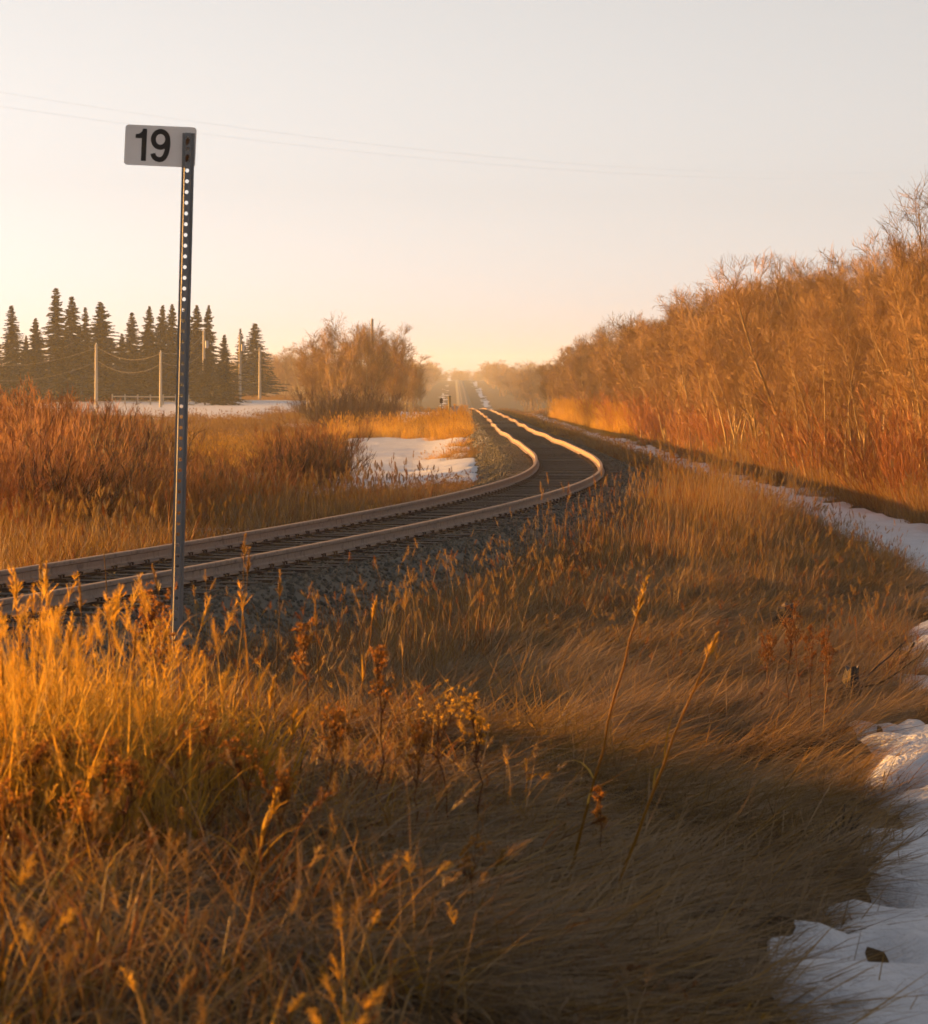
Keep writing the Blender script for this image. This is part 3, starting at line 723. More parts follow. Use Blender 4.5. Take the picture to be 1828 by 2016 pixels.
def labL_(px, Yt, dark):
    c = 'dark brown leafless brush' if dark else 'red brown leafless willow shrub'
    r_ = 'in the front rank' if Yt < 70 else ('in the middle rank' if Yt < 98 else 'far back')
    p_ = 'at the left edge of the picture' if px < 120 else ('left of the milepost' if px < 335 else ('just right of the milepost' if px < 480 else 'beside the left snow patch'))
    return '%s %s %s' % (c, r_, p_)
for i in range(260):
    Yt = rng.uniform(95, 175) if i > 170 else rng.uniform(46, 98)
    px = rng.uniform(-130, 660); X = (px - 914) / F * Yt
    dd = X - float(track_x(Yt))
    if dd > -5.2 - max(0, (Yt - 78) * .06): continue
    ytop = np.interp(px, [-130, 0, 60, 110, 170, 215, 260, 330, 420, 500, 560, 610, 640], [745, 748, 750, 760, 785, 790, 795, 850, 862, 865, 840, 815, 800]) + rng.uniform(0, 75)
    h = float(at(px, ytop, Yt).z - gz(X, Yt))
    if h < .8: continue
    h = min(h, 3.4) * (rng.uniform(.62, 1.0) if Yt < 80 else 1.0)
    dk = rng.uniform() > .72
    put_shrub('willow_shrub', X, Yt, h, BRU[int(rng.integers(0, 2))] if dk else SHR[int(rng.integers(0, 4))], labL_(px, Yt, dk), grL, rng.uniform(.9, 1.3))
# dark brush at the foot of the aspens
for i in range(46):
    px = rng.uniform(590, 835); Yt = rng.uniform(195, 300); X = (px - 914) / F * Yt
    if X - float(track_x(Yt)) > -8.0: continue
    ytop = np.interp(px, [590, 640, 700, 760, 800, 835], [775, 752, 752, 748, 752, 775]) + rng.uniform(-6, 34)
    h = min(float(at(px, ytop, Yt).z - gz(X, Yt)), 4.2)
    if h > 1: put_shrub('brush', X, Yt, h, BRU[i % 2], 'dark red brown brush at the foot of the aspens left of the track', 'brush under the aspens', 1.15)
# shrubs at the foot of the right-hand stand and in the ditch
for i in range(84):
    Yt = 48 + 230 * rng.uniform() ** 1.7; X = float(front(Yt)) + rng.uniform(-.5, 1.8)
    px = X / Yt * F + 914
    if px > 1960: continue
    put_shrub('willow_shrub', X, Yt, rng.uniform(1.5, 2.9), SHR[int(rng.integers(0, 4))], 'orange brown willow shrub at the foot of the right stand, ' + ('near the right edge' if px > 1620 else ('above the snow strip' if px > 1400 else 'toward the yellow reeds')), 'willow shrubs at the foot of the right stand', rng.uniform(.9, 1.25))
put_shrub('willow_shrub', -4.6, 67, 1.35, SHR[1], 'small bright orange bush beyond the rails, by the snow lump', None, 1.2)

# far woods: one mass on either hand
P = []; H = []
for i in range(330):
    Yt = rng.uniform(640, 2050); side = -1 if i % 2 else 1
    hw = np.interp(Yt, [640, 1000, 2050], [13, 14, 13]); X = float(track_x(Yt)) + side * (hw + rng.uniform(0, 1) ** 1.4 * 110 * Yt / 1500)
    P.append((X, Yt, float(gz(X, Yt)))); H.append(rng.uniform(8, 12.5) / 8)
for i in range(170):
    X = rng.uniform(-130, 130); Yt = rng.uniform(2120, 2300); P.append((X, Yt, float(gz(X, Yt)) - 3.0)); H.append(rng.uniform(7, 11) / 8)
P = np.array(P); H = np.array(H); joined = []
for kk in (1, 4, 6):
    mbj = MB()
    for me in TREES[kk]:
        v = np.empty(len(me.vertices) * 3, np.float32); me.vertices.foreach_get('co', v); li = np.empty(len(me.loops), np.int32); me.loops.foreach_get('vertex_index', li)
        mbj.add(v.reshape(-1, 3), li.reshape(-1, 4))
    me = mbj.mesh('far_tree'); me.materials.append(M['twig']); joined.append(me)
scatter('far_wood', P, np.stack([np.zeros(len(P)), np.zeros(len(P)), rng.uniform(0, 6.28, len(P))], -1), np.stack([H * 1.9, H * 1.9, H], -1), joined, 'hazy leafless woods far off on both sides of the track', 'woods')

# ---------------------------------------------------------------- grass
def blades(mb, r, n, L, W, lean, curl, spread, seg=3, az=None, az_w=3.14, base_z=-.03, tint=None, base=None, m=0):
    a = r.uniform(0, 6.28, n) if az is None else az + r.uniform(-az_w, az_w, n)
    P = np.zeros((n, seg + 1, 3))
    if base is None:
        b = r.uniform(0, 6.28, n); q = np.sqrt(r.uniform(0, 1, n)) * spread
        P[:, 0] = np.stack([q * np.cos(b), q * np.sin(b), np.full(n, base_z)], -1)
    else: P[:, 0, :2] = base; P[:, 0, 2] = base_z
    th = np.radians(r.uniform(lean[0], lean[1], n)); cu = np.radians(r.uniform(curl[0], curl[1], n)); l = r.uniform(L[0], L[1], n)
    for j in range(seg):
        t_ = th + cu * ((j + .5) / seg) ** 1.3; t_ = np.minimum(t_, np.radians(150))
        P[:, j + 1] = P[:, j] + np.stack([np.sin(t_) * np.cos(a), np.sin(t_) * np.sin(a), np.cos(t_)], -1) * (l / seg)[:, None]
    tw = a + math.pi / 2 + r.uniform(-.9, .9, n); S = np.stack([np.cos(tw), np.sin(tw), r.uniform(-.2, .2, n)], -1)
    w0 = r.uniform(W[0], W[1], n); prof = np.interp(np.linspace(0, 1, seg + 1), [0, .25, .7, 1], [.75, 1, .7, .06])
    A = P - S[:, None] * (w0[:, None] * prof / 2)[..., None]; B = P + S[:, None] * (w0[:, None] * prof / 2)[..., None]
    k = seg + 1; V = np.stack([A, B], 2).reshape(n, k * 2, 3); ii = np.arange(n)[:, None] * k * 2; j = np.arange(seg)[None] * 2
    q4 = np.stack([ii + j, ii + j + 1, ii + j + 3, ii + j + 2], -1)
    tn = r.uniform(0, 1, n) if tint is None else r.uniform(tint[0], tint[1], n)
    mb.add(V, q4, tint=np.repeat(tn, k * 2), m=m); return P
def plume(mb, r, tips, dirs, L, n=14, w=.006, m=0):
    """seed head: short bristles along the last part of a stem"""
    for p, d in zip(tips, dirs):
        n = n * 2; w = w * .6; s = r.uniform(0, 1, n); c = p[None] - d[None] * (s * L)[:, None]
        e = unit(d[None] + r.normal(size=(n, 3)) * .34) * (L * r.uniform(.18, .4, n) * (.5 + s))[:, None]
        wv_ = unit(np.cross(e, r.normal(size=(n, 3)))) * w / 2
        V = np.stack([c - wv_, c + wv_, c + e + wv_ * .5, c + e - wv_ * .5], 1)
        mb.add(V.reshape(-1, 3), np.arange(n * 4).reshape(-1, 4), tint=np.full(n * 4, .55), m=m)
def patch(seed, c, specs):
    """a square of turf c metres wide; blades stand in clumps"""
    r = np.random.default_rng(seed); mb = MB(); mats = []
    for sp in specs:
        sp = dict(sp); mk = sp.pop('mk'); k = sp.pop('clumps', 0); sg = sp.pop('sigma', .05); pl = sp.pop('plumes', 0); n = sp['n']
        if mk not in mats: mats.append(mk)
        mi = mats.index(mk)
        if k: cc = r.uniform(-c / 2, c / 2, (k, 2)); base = cc[r.integers(0, k, n)] + r.normal(size=(n, 2)) * sg
        else: base = r.uniform(-c / 2, c / 2, (n, 2))
        P = blades(mb, r, spread=0, base=base, m=mi, **sp)
        if pl: plume(mb, r, P[:, -1], unit(P[:, -1] - P[:, -2]), pl, 12, max(.005, sp['W'][1] * 1.3), mi)
    me = mb.mesh('turf')
    for mk in mats: me.materials.append(M[mk])
    return me
def cells(c, x0, x1, y0, y1, fn, jit=.3):
    gx, gy = np.meshgrid(np.arange(x0, x1, c), np.arange(y0, y1, c)); X = gx.ravel() + rng.uniform(-jit, jit, gx.size) * c; Y = gy.ravel() + rng.uniform(-jit, jit, gx.size) * c
    k = rng.uniform(0, 1, len(X)) < fn(X, Y); return X[k], Y[k]
def sow(name, X, Y, protos, s0, s1, label, cat, rz=None, mul=1.0, pid=None, wx=1.0):
    P = np.stack([X, Y, gz(X, Y)], -1); n = len(X); e = .25
    gx = (gz(X + e, Y) - gz(X - e, Y)) / (2 * e); gy = (gz(X, Y + e) - gz(X, Y - e)) / (2 * e)
    a = rng.uniform(0, 6.28, n) if rz is None else rz
    # lay the square on the slope: tilt first about its own axes
    ca, sa = np.cos(a), np.sin(a); rx = np.arctan(-gx * sa + gy * ca); ry = -np.arctan(gx * ca + gy * sa)
    rot = np.stack([np.clip(rx, -.5, .5), np.clip(ry, -.5, .5), a], -1); s = rng.uniform(s0, s1, n) * mul
    return scatter(name, P, rot, np.stack([np.full(n, wx), np.full(n, wx), s], -1), protos, label, cat, pid)
nosnow = lambda X, Y, t=.0: (snow_at(X, Y) < t).astype(float)
dist = lambda X, Y: X - track_x(Y)
view = lambda X, Y, mrg=.025: (np.abs(X / np.maximum(Y, 1)) < .1406 + mrg)
# 1 the verge at the photographer's feet
def p_verge(s, mk='straw', d=1.0):
    return patch(s, .5, [dict(mk='tan', n=int(70 * d), L=(.12, .34), W=(.004, .009), lean=(25, 80), curl=(10, 60), seg=3),
        dict(mk=mk, n=int(46 * d), L=(.22, .52), W=(.006, .014), lean=(2, 45), curl=(20, 120), seg=5, clumps=5, sigma=.05),
        dict(mk='straw', n=int(34 * d), L=(.25, .62), W=(.003, .006), lean=(0, 30), curl=(8, 60), seg=4, clumps=6, sigma=.06),
        dict(mk='russet', n=int(26 * d), L=(.15, .42), W=(.003, .007), lean=(0, 50), curl=(5, 60), seg=3, clumps=4, sigma=.07),
        dict(mk=mk, n=3, L=(.55, .85), W=(.003, .005), lean=(0, 12), curl=(5, 25), seg=4, plumes=.11)])
V_ = [p_verge(1), p_verge(2, 'gold', .9), p_verge(3, 'tan'), p_verge(4, 'straw', .6), p_verge(5, 'russet', .7), p_verge(6, 'straw', .8)]
X, Y = cells(.36, -4.4, 1.9, 6.0, 18.6, lambda X, Y: ((X > -.14 * Y - .35) | (Y < 10.8)) * nosnow(X, Y, -.02) * (dist(X, Y) > 2.8) * (1 - sstep(-.35, .9, X - .05 * (Y - 7))) * np.clip(.55 + 1.6 * fbm(X * .8, Y * .6, 61, 2) + .5 * (1 - sstep(9.5, 11.5, Y)), .15, 1))  # includes unseen grass left of the view, added to shade the near foreground
sow('verge_grass', X, Y, V_, .75, 1.25, 'long dry grass on the verge in the left foreground', 'grass', mul=np.interp(Y, [6, 10, 14, 18.5], [.62, .64, .52, .40]) * (1 - .55 * sstep(-.7, .3, X - .02 * Y)) * np.where(X < -.14 * Y - .35, 1.9, 1.0) * (1 + .9 * fbm(X * .9, Y * .7, 88, 2)))  # the unseen left part is raised well above the rest to cast that shade
# 2 glowing clump at the left edge
def p_gold(s, c=.45, k=1.0): return patch(s, c, [dict(mk='gold', n=int(150 * k), L=(.3, .8), W=(.004, .009), lean=(0, 22), curl=(10, 110), seg=4, clumps=7, sigma=.05), dict(mk='straw', n=int(50 * k), L=(.2, .6), W=(.003, .007), lean=(5, 45), curl=(10, 80), seg=3), dict(mk='gold', n=4, L=(.75, 1.05), W=(.003, .005), lean=(0, 8), curl=(4, 20), seg=4, plumes=.14)])
G_ = [p_gold(11), p_gold(12), p_gold(13)]
X, Y = cells(.20, -2.6, -.9, 10.6, 13.8, lambda X, Y: 1.6 * np.exp(-((X + 1.72) / .45) ** 2 - ((Y - 12.3) / 1.0) ** 2))
sow('golden_grass', X, Y, G_, .55, .95, 'glowing golden grass clump at the left edge of the foreground', 'grass')
# 3 matted grass in the hollow
def p_mat(s, mk='tan', d=1.0): return patch(s, .6, [dict(mk=mk, n=int(170 * d), L=(.3, .7), W=(.0035, .0085), lean=(66, 86), curl=(0, 16), seg=3, az=0, az_w=1.25, base_z=.0, clumps=8, sigma=.08), dict(mk='straw', n=int(30 * d), L=(.3, .6), W=(.004, .008), lean=(55, 84), curl=(0, 20), seg=3, az=0, az_w=.9, base_z=.01), dict(mk='tan', n=int(60 * d), L=(.10, .28), W=(.003, .006), lean=(15, 75), curl=(20, 70), seg=3, clumps=5, sigma=.07), dict(mk='russet', n=int(22 * d), L=(.08, .22), W=(.004, .010), lean=(50, 88), curl=(0, 60), seg=3)])
P_ = [p_mat(31), p_mat(32), p_mat(33, 'tan', .7), p_mat(34, 'tan', 1.2), p_mat(35, 'straw', .6)]
X, Y = cells(.34, -1.6, 6.8, 9.0, 50, lambda X, Y: nosnow(X, Y, -.015) * nosnow(X + .16, Y - .03, .02) * (dist(X, Y) > 3.4) * sstep(-.9, .4, X - .02 * (Y - 8)) * np.where(Y > 30, .6, .95))
fl = -.30 + 3.2 * fbm(X * .45, Y * .3, 55, 2)
sow('matted_grass', X, Y, P_, .8, 1.5, 'flattened tan grass combed down in the hollow beside the snow', 'grass', rz=fl + rng.normal(size=len(X)) * .28)
L_ = [patch(37 + i, .6, [dict(mk='tan', n=70, L=(.08, .26), W=(.003, .007), lean=(20, 86), curl=(0, 70), seg=3, clumps=6, sigma=.08), dict(mk='straw', n=16, L=(.15, .4), W=(.003, .005), lean=(30, 80), curl=(0, 30), seg=2), dict(mk='russet', n=14, L=(.04, .09), W=(.012, .026), lean=(40, 88), curl=(0, 90), seg=3)]) for i in range(3)]
X, Y = cells(.45, -1.2, 6.8, 9.0, 45, lambda X, Y: nosnow(X, Y, .03) * (dist(X, Y) > 3.4) * sstep(-.9, .4, X - .02 * (Y - 8)) * np.clip(.55 + 1.4 * fbm(X * .7, Y * .5, 33, 2), .1, .9))
sow('grass_litter', X, Y, L_, .8, 1.4, 'crossed broken straws and dead leaves strewn over the flattened grass', 'grass')
S_ = [patch(45 + i, .7, [dict(mk='straw', n=7, L=(.06, .28), W=(.003, .007), lean=(5, 75), curl=(0, 110), seg=4), dict(mk='russet', n=5, L=(.05, .22), W=(.003, .010), lean=(10, 80), curl=(0, 120), seg=4)]) for i in range(3)]
X, Y = cells(.55, .8, 9.5, 10, 95, lambda X, Y: (snow_at(X, Y) > .0) * (X < front(Y) - .5) * np.clip(.35 + 1.6 * fbm(X * .9, Y * .5, 36, 2), .05, .8))
sow('snow_stems', X, Y, S_, .8, 1.5, 'bent dead stems poking through the ditch snow', 'grass', mul=1.0)
# 4 standing grass along the ballast toe and on the bank
def p_bank(s, mk='straw', d=1.0, c=.6): return patch(s, c, [dict(mk='tan', n=int(120 * d), L=(.15, .42), W=(.003, .0065), lean=(15, 75), curl=(10, 70), seg=3, clumps=9, sigma=.07), dict(mk=mk, n=int(70 * d), L=(.3, .65), W=(.003, .006), lean=(0, 30), curl=(10, 70), seg=3, clumps=7, sigma=.06), dict(mk='russet', n=int(28 * d), L=(.25, .6), W=(.003, .006), lean=(0, 30), curl=(5, 45), seg=3, clumps=4, sigma=.05), dict(mk=mk, n=int(5 * d), L=(.6, .95), W=(.003, .005), lean=(0, 12), curl=(4, 25), seg=4, plumes=.12)])
B_ = [p_bank(21), p_bank(22, 'tan', .7), p_bank(23, 'tan', .9), p_bank(24, 'russet', .8), p_bank(25, 'straw', .6), p_mat(36, 'tan', .8)]
def f_bank(X, Y):
    d = dist(X, Y); inb = (d > 1.62 + .7 * vnoise(X * 1.3, Y * .8, 70)) & (X < ditch_left(Y) + .15) & ((Y > 27 + 2 * np.sin(X * 3)) | (d < 4.4)) & view(X, Y)
    return nosnow(X, Y, .0) * inb * np.clip(.55 + 1.3 * fbm(X * .5, Y * .35, 5, 2) + .4 * np.exp(-((d - 3.8) / 1.2) ** 2), .2, 1)
X, Y = cells(.42, -6, 8.6, 17.5, 62, f_bank)
sow('bank_grass', X, Y, B_, .45, .85, 'standing straw and russet grass on the bank right of the rails', 'grass', mul=(1 + .8 * fbm(X * .6, Y * .4, 15, 2)) * (1 + .75 * sstep(36, 48, Y) * (1 - sstep(4.2, 5.6, dist(X, Y)))))
def p_wide(s, mks, c=1.1, d=1.0, L=(.3, .8)): return patch(s, c, [dict(mk=mks[0], n=int(150 * d), L=L, W=(.006, .012), lean=(0, 30), curl=(10, 75), seg=3, clumps=12, sigma=.12), dict(mk=mks[1], n=int(110 * d), L=(L[0] * .6, L[1] * .7), W=(.006, .012), lean=(5, 60), curl=(10, 70), seg=3), dict(mk=mks[0], n=int(9 * d), L=(L[1] * .9, L[1] * 1.35), W=(.005, .008), lean=(0, 12), curl=(4, 25), seg=3, plumes=.14)])
W_ = [p_wide(51, ('straw', 'tan')), p_wide(52, ('tan', 'russet')), p_wide(53, ('russet', 'straw'), 1.1, .8), p_wide(54, ('straw', 'russet'), 1.1, .7)]
WG = [p_wide(61, ('gold', 'straw')), p_wide(62, ('gold', 'gold'), 1.1, 1.2), p_wide(63, ('straw', 'gold'))]
X, Y = cells(.75, 1, 9, 62, 130, lambda X, Y: nosnow(X, Y, .0) * (dist(X, Y) > 2.4) * (X < ditch_left(Y) + .2) * np.clip(.8 + fbm(X * .4, Y * .2, 6, 2), .3, 1))
sow('rough_bank_grass', X, Y, W_, .25, .55, 'rough brown grass on the bank right of the curve', 'grass', mul=1 + 1.1 * (1 - sstep(3.2, 4.2, dist(X, Y))) * (1 - sstep(66, 80, Y)))
# 5 beyond the rails on the left
X, Y = cells(.65, -18, 1, 24, 100, lambda X, Y: nosnow(X, Y, .01) * (dist(X, Y) < -2.4) * view(X, Y) * np.clip(.75 + 1.2 * fbm(X * .3, Y * .15, 8, 2), .25, 1))
sow('trackside_grass', X, Y, W_[1:] + WG[2:], .55, 1.1, 'dry grass and weeds beyond the rails, in front of the shrubs', 'grass', mul=np.where((X > -9) & (Y > 66), .5, 1.0) * np.interp(Y, [24, 40], [.6, 1]))
X, Y = cells(1.0, -24, 1, 100, 172, lambda X, Y: nosnow(X, Y, .01) * (dist(X, Y) < -2.3) * view(X, Y) * np.clip(.7 + 1.2 * fbm(X * .3, Y * .1, 8, 2), .25, 1))
sow('meadow_grass', X, Y, W_[:1] + WG, .3, .7, 'golden tufted grass around the snow patch left of the track', 'grass')
# 6 yellow grass strip left of the track
X, Y = cells(1.1, -9, 1, 165, 300, lambda X, Y: (dist(X, Y) < -2.4) * (dist(X, Y) > -9.5) * nosnow(X, Y, .05) * .95)
sow('yellow_grass', X, Y, WG, 1.0, 1.5, 'pale yellow grass strip left of the track behind the snow patch', 'grass')
# 7 reeds in front of the right stand
X, Y = cells(.9, 7.6, 12.6, 195, 335, lambda X, Y: 1.0 * (X < front(Y) + 1.6) * (X > front(Y) - 1.2))
sow('yellow_reeds', X, Y, WG[:2], 1.5, 2.3, 'bank of tall yellow reeds in front of the right stand', 'reeds')
# 8 right bank farther on, and under the trees
X, Y = cells(1.3, 3.5, 15, 128, 430, lambda X, Y: nosnow(X, Y, .0) * (dist(X, Y) > 2.5) * .85)
sow('far_bank_grass', X, Y, W_ + WG[:1], .25, .6, 'brown grass along the far right bank under the bare trees', 'grass')
X, Y = cells(.8, 6, 14, 42, 130, lambda X, Y: nosnow(X, Y, .02) * (X > front(Y) - 1.0) * view(X, Y, .04))
sow('thicket_grass', X, Y, W_, .9, 1.5, 'rank dead grass and stems at the foot of the near right thicket', 'grass')
# 9 fields on the far left
X, Y = cells(1.9, -80, -4, 170, 530, lambda X, Y: nosnow(X, Y, .03) * (X / Y > -.155) * (dist(X, Y) < -8) * .7)
sow('field_grass', X, Y, [W_[0], WG[2]], .45, .9, 'short tan grass in the far left field below the yard', 'grass', wx=1.7)

# ---------------------------------------------------------------- single stalks and weeds
def stalk(px, py, tx, ty, Z, label, rad=.0042, leaves=3, mk='gold', head=.16, group=None):
    base = at(px, py, Z); g = float(gz(base.x, base.y)); tip = at(tx, ty, Z - .15)
    r = np.random.default_rng(int(px * 7 + ty)); o = empty('grass_stalk', (base.x, base.y, g))
    n = 12; t = np.linspace(0, 1, n); b0 = np.array((base.x, base.y, g)); e = np.array(tip); dv = e - b0
    bend = np.array([-dv[0] * .02, 0, 0]) * np.sin(math.pi * t)[:, None]
    P = dv * t[:, None] + bend + np.concatenate([np.zeros((1, 3)), r.normal(size=(n - 1, 3)) * .003]); P[0, 2] -= .03
    m = MB(); tubes(m, P[None], (np.linspace(1, .45, n) * rad)[None], 5); m.build('stem', M[mk], o, True)
    if head:
        m = MB(); nn = 60; s = r.uniform(0, 1, nn); L = head; d = unit(P[-1] - P[-3])
        c = P[-1] + d * (L * .1) - d * (s * L)[:, None]; ee = unit(d + r.normal(size=(nn, 3)) * .28) * (.014 + .03 * s)[:, None]; wv_ = unit(np.cross(ee, r.normal(size=(nn, 3)))) * .0022
        V = np.stack([c - wv_, c + wv_, c + ee + wv_ * .5, c + ee - wv_ * .5], 1); m.add(V.reshape(-1, 3), np.arange(nn * 4).reshape(-1, 4), tint=np.repeat(r.uniform(.3, .8, nn), 4)); m.build('seed_head', M[mk], o)
    for j in range(leaves):
        m = MB(); blades(m, r, 1, (.14, .3), (.007, .011), (10, 35), (60, 130), .001, 5, base_z=0); lf = m.build('leaf', M[mk], o); lf.location = P[int(n * r.uniform(.12, .62))]
    return tag(o, label, 'grass stalk', group)
stalk(1118, 1880, 1272, 1145, 12.2, 'taller of the two leaning golden stalks right of centre', .0072, 2, 'gold', .16)
stalk(1195, 1960, 1410, 1255, 12.0, 'shorter right-hand one of the two leaning golden stalks', .0078, 3, 'gold', .1)
stalk(1000, 1960, 1185, 1610, 12.4, 'thin short stalk leaning right beside the two golden stalks', .0032, 1, 'russet', .06)
grp = 'upright stalks in the left foreground'; lb = 'thin upright dry stalk rising in front of the rails on the left'
for (a, b, c, d, Z) in [(68, 1500, 82, 1090, 12.5), (52, 1480, 30, 1130, 12.6), (95, 1460, 92, 1115, 12.9), (205, 1440, 232, 1180, 13.5), (165, 1400, 160, 1150, 13.2), (470, 1430, 482, 1060, 15.5),
                        (458, 1400, 492, 1085, 15.8), (540, 1440, 552, 1130, 15), (380, 1430, 300, 1120, 15.2), (20, 1560, 6, 1290, 11), (118, 1470, 140, 1215, 12), (500, 1560, 540, 1340, 12.5), (630, 1400, 620, 1190, 16), (700, 1420, 742, 1180, 16.5),
                        (566, 1620, 578, 1390, 12), (790, 1380, 800, 1165, 17.5), (250, 1480, 268, 1240, 13), (310, 1560, 300, 1330, 12.4)]:
    stalk(a, b, c, d, Z, lb, .0034, 2, 'gold' if rng.uniform() < .5 else 'straw', .13, grp)
stalk(225, 1240, 197, 950, 22, 'tall pale crooked stalk against the far rail left of the milepost', .0055, 2, 'straw', .12)
stalk(70, 2040, 128, 1800, 7.7, 'blurred thick golden stalk at the bottom left corner', .0045, 0, 'gold', 0)
stalk(4, 2050, 8, 1560, 7.7, 'blurred stalk standing at the very left edge of the picture', .0042, 1, 'gold', 0)
stalk(925, 1990, 990, 1680, 10.5, 'short bent straw at the bottom centre', .003, 2, 'straw', .06)
stalk(500, 1790, 545, 1560, 10.4, 'bright leafy golden stalk in the middle of the left foreground', .006, 6, 'gold', .1)
def weed(px, py, top_y, Z, label, mk='amber', flat=True, group=None, seed=0, wide=.16, nb=16):
    base = at(px, py, Z); g = float(gz(base.x, base.y)); H = float(at(px, top_y, Z).z - g)
    r = np.random.default_rng(900 + seed); o = empty('dried_weed', (base.x, base.y, g), r.uniform(0, 6.28))
    n = 8; S = np.zeros((1, n, 3)); S[0, :, 2] = np.linspace(-.03, H * .9, n); S[0, 1:, :2] = np.cumsum(r.normal(size=(n - 1, 2)) * .012, 0)
    m = MB(); tubes(m, S, np.linspace(.0042, .002, n)[None], 5)
    B, _, _ = grow(r, S, nb, .66, 1, wide * 1.5, (18, 45), 4, .3, .1, .55); tubes(m, B, np.linspace(.0018, .001, 4)[None] * np.ones((len(B), 1)), 3)
    C, _, _ = grow(r, B, 4, .45, 1, wide * .42, (20, 60), 3, .3, .1, .3); tubes(m, C, np.full((len(C), 3), .0009), 3)
    m.build('stem', M['russet'], o)
    hd = MB(); tips = np.concatenate([B[:, -1], C[:, -1]])
    for p in tips:
        k = 13; e = unit(r.normal(size=(k, 3)) + np.array([0, 0, .6])) * r.uniform(.005, .014, (k, 1)); wv_ = unit(np.cross(e, r.normal(size=(k, 3)))) * .0022
        V = np.stack([p - wv_ * .6, p + wv_ * .6, p + e + wv_, p + e - wv_], 1); hd.add(V.reshape(-1, 3), np.arange(k * 4).reshape(-1, 4), tint=np.repeat(r.uniform(.35, 1, k), 4))
    hd.build('seed_head', M[mk], o)
    lv = MB(); blades(lv, r, 9, (.05, .12), (.006, .012), (40, 80), (20, 90), .004, 4, base_z=0)
    for j in range(3):
        l_ = link('withered_leaf', lv.mesh('leaf'), o, M['russet']); l_.location = S[0, 1 + j * 2]
    return tag(o, label, 'weed', group)
weed(290, 1520, 1180, 13.6, 'broad rust-coloured dried weed just left of the milepost foot', seed=1, wide=.2, nb=22)
weed(318, 1480, 1250, 14.2, 'low rust-coloured dried weed in front of the milepost foot', seed=2, wide=.2, nb=20)
weed(585, 1560, 1215, 13.2, 'single dried weed with a clustered head right of the milepost', seed=3, wide=.1, nb=16)
weed(735, 1620, 1265, 12.6, 'tall dried weed with a curled head at the centre left', seed=4, wide=.11, nb=14)
weed(935, 1700, 1385, 12.6, 'dried weed dotted with round seed heads at the centre', 'gold', seed=5, wide=.13, nb=13)
weed(880, 1720, 1400, 12.9, 'thin branching dried weed left of the dotted one', 'gold', seed=6, wide=.2, nb=9)
weed(945, 1850, 1660, 10.6, 'small dried weed low at the bottom centre', seed=7, wide=.1, nb=9)
weed(1195, 1760, 1545, 13.0, 'small dried weed between the two golden stalks', seed=8, wide=.07, nb=8)
gw = 'rust-coloured weeds in the left foreground'; lw = 'low rust-coloured weed tangled in the left foreground grass'
for i, (a, b, c, Z) in enumerate([(60, 1700, 1490, 11), (130, 1680, 1480, 11.3), (190, 1720, 1500, 10.8), (250, 1740, 1540, 10.6), (330, 1690, 1500, 11.4), (30, 1820, 1600, 10), (160, 1800, 1620, 10.2), (420, 1650, 1430, 11.6), (470, 1700, 1480, 11), (650, 1640, 1420, 11.8), (545, 1720, 1560, 10.8), (810, 1640, 1460, 12.2)]):
    weed(a, b, c, Z, lw, group=gw, seed=20 + i, wide=.15, nb=15)
grb = 'russet weeds on the right bank'
for i, (a, b, c, Z) in enumerate([(1545, 1520, 1210, 23), (1590, 1540, 1230, 22.5), (1500, 1500, 1250, 23.5), (1635, 1500, 1240, 23), (1575, 1480, 1180, 24), (1520, 1480, 1260, 24), (1615, 1500, 1260, 22)]):
    weed(a, b, c, Z, 'feathery russet weed on the slope left of the dark stump', group=grb, seed=50 + i, wide=.13, nb=16, mk='russet')

# ---------------------------------------------------------------- stumps
def stump(px, py, Z, h, rad, label, seed, tilt=0.2, jag=.25, twigs=2):
    b = at(px, py, Z); g = float(gz(b.x, b.y)); r = np.random.default_rng(seed)
    o = empty('tree_stump', (b.x, b.y, g))
    k = 11; n = 7; a = np.arange(k) / k * 2 * math.pi; lob = 1 + .18 * np.sin(a * 3 + r.uniform(0, 6)) + r.normal(size=k) * .07
    V = []
    for i in range(n):
        t = i / (n - 1); rr = rad * (1.25 - .35 * t + .12 * math.sin(t * 5)) * lob * (1 + r.normal(size=k) * .05)
        z = h * t + (jag * rad * 2 * r.uniform(-.5, 1, k) * t ** 3); V.append(np.stack([rr * np.cos(a) + tilt * h * t, rr * np.sin(a), z - .05 * (1 - t)], -1))
    V = np.array(V); idx = np.arange(n * k).reshape(n, k)
    m = MB(); m.add(V.reshape(-1, 3), np.stack([idx[:-1], np.roll(idx[:-1], -1, 1), np.roll(idx[1:], -1, 1), idx[1:]], -1)); m.build('bark', M['oldwood'], o)
    m = MB(); top = V[-1]; c = top.mean(0) - np.array([0, 0, .03]); m.add(np.concatenate([top * np.array([.985, .985, 1]), [c]]), t=[[i, (i + 1) % k, k] for i in range(k)]); m.build('broken_top', M['cutwood'], o)
    if twigs:
        S = np.zeros((twigs, 6, 3)); S[:, 0] = V[n // 2, :twigs]
        d = unit(r.normal(size=(twigs, 3)) * np.array([1, .4, .5]) + np.array([.6, 0, .1]))
        for j in range(1, 6): d = unit(d + r.normal(size=(twigs, 3)) * .2); S[:, j] = S[:, j - 1] + d * .13
        for i in range(twigs):
            m = MB(); tubes(m, S[i:i + 1], np.linspace(.009, .004, 6)[None], 4); m.build('dead_branch', M['oldwood'], o)
    return tag(o, label, 'stump')
stump(1672, 1362, 25.5, .24, .075, 'dark broken stump with a pale top on the right-hand slope', 3, .08)
stump(1545, 1172, 33.5, .26, .10, 'small black stump among lit grass higher on the right slope', 4, .05, .3, 1)
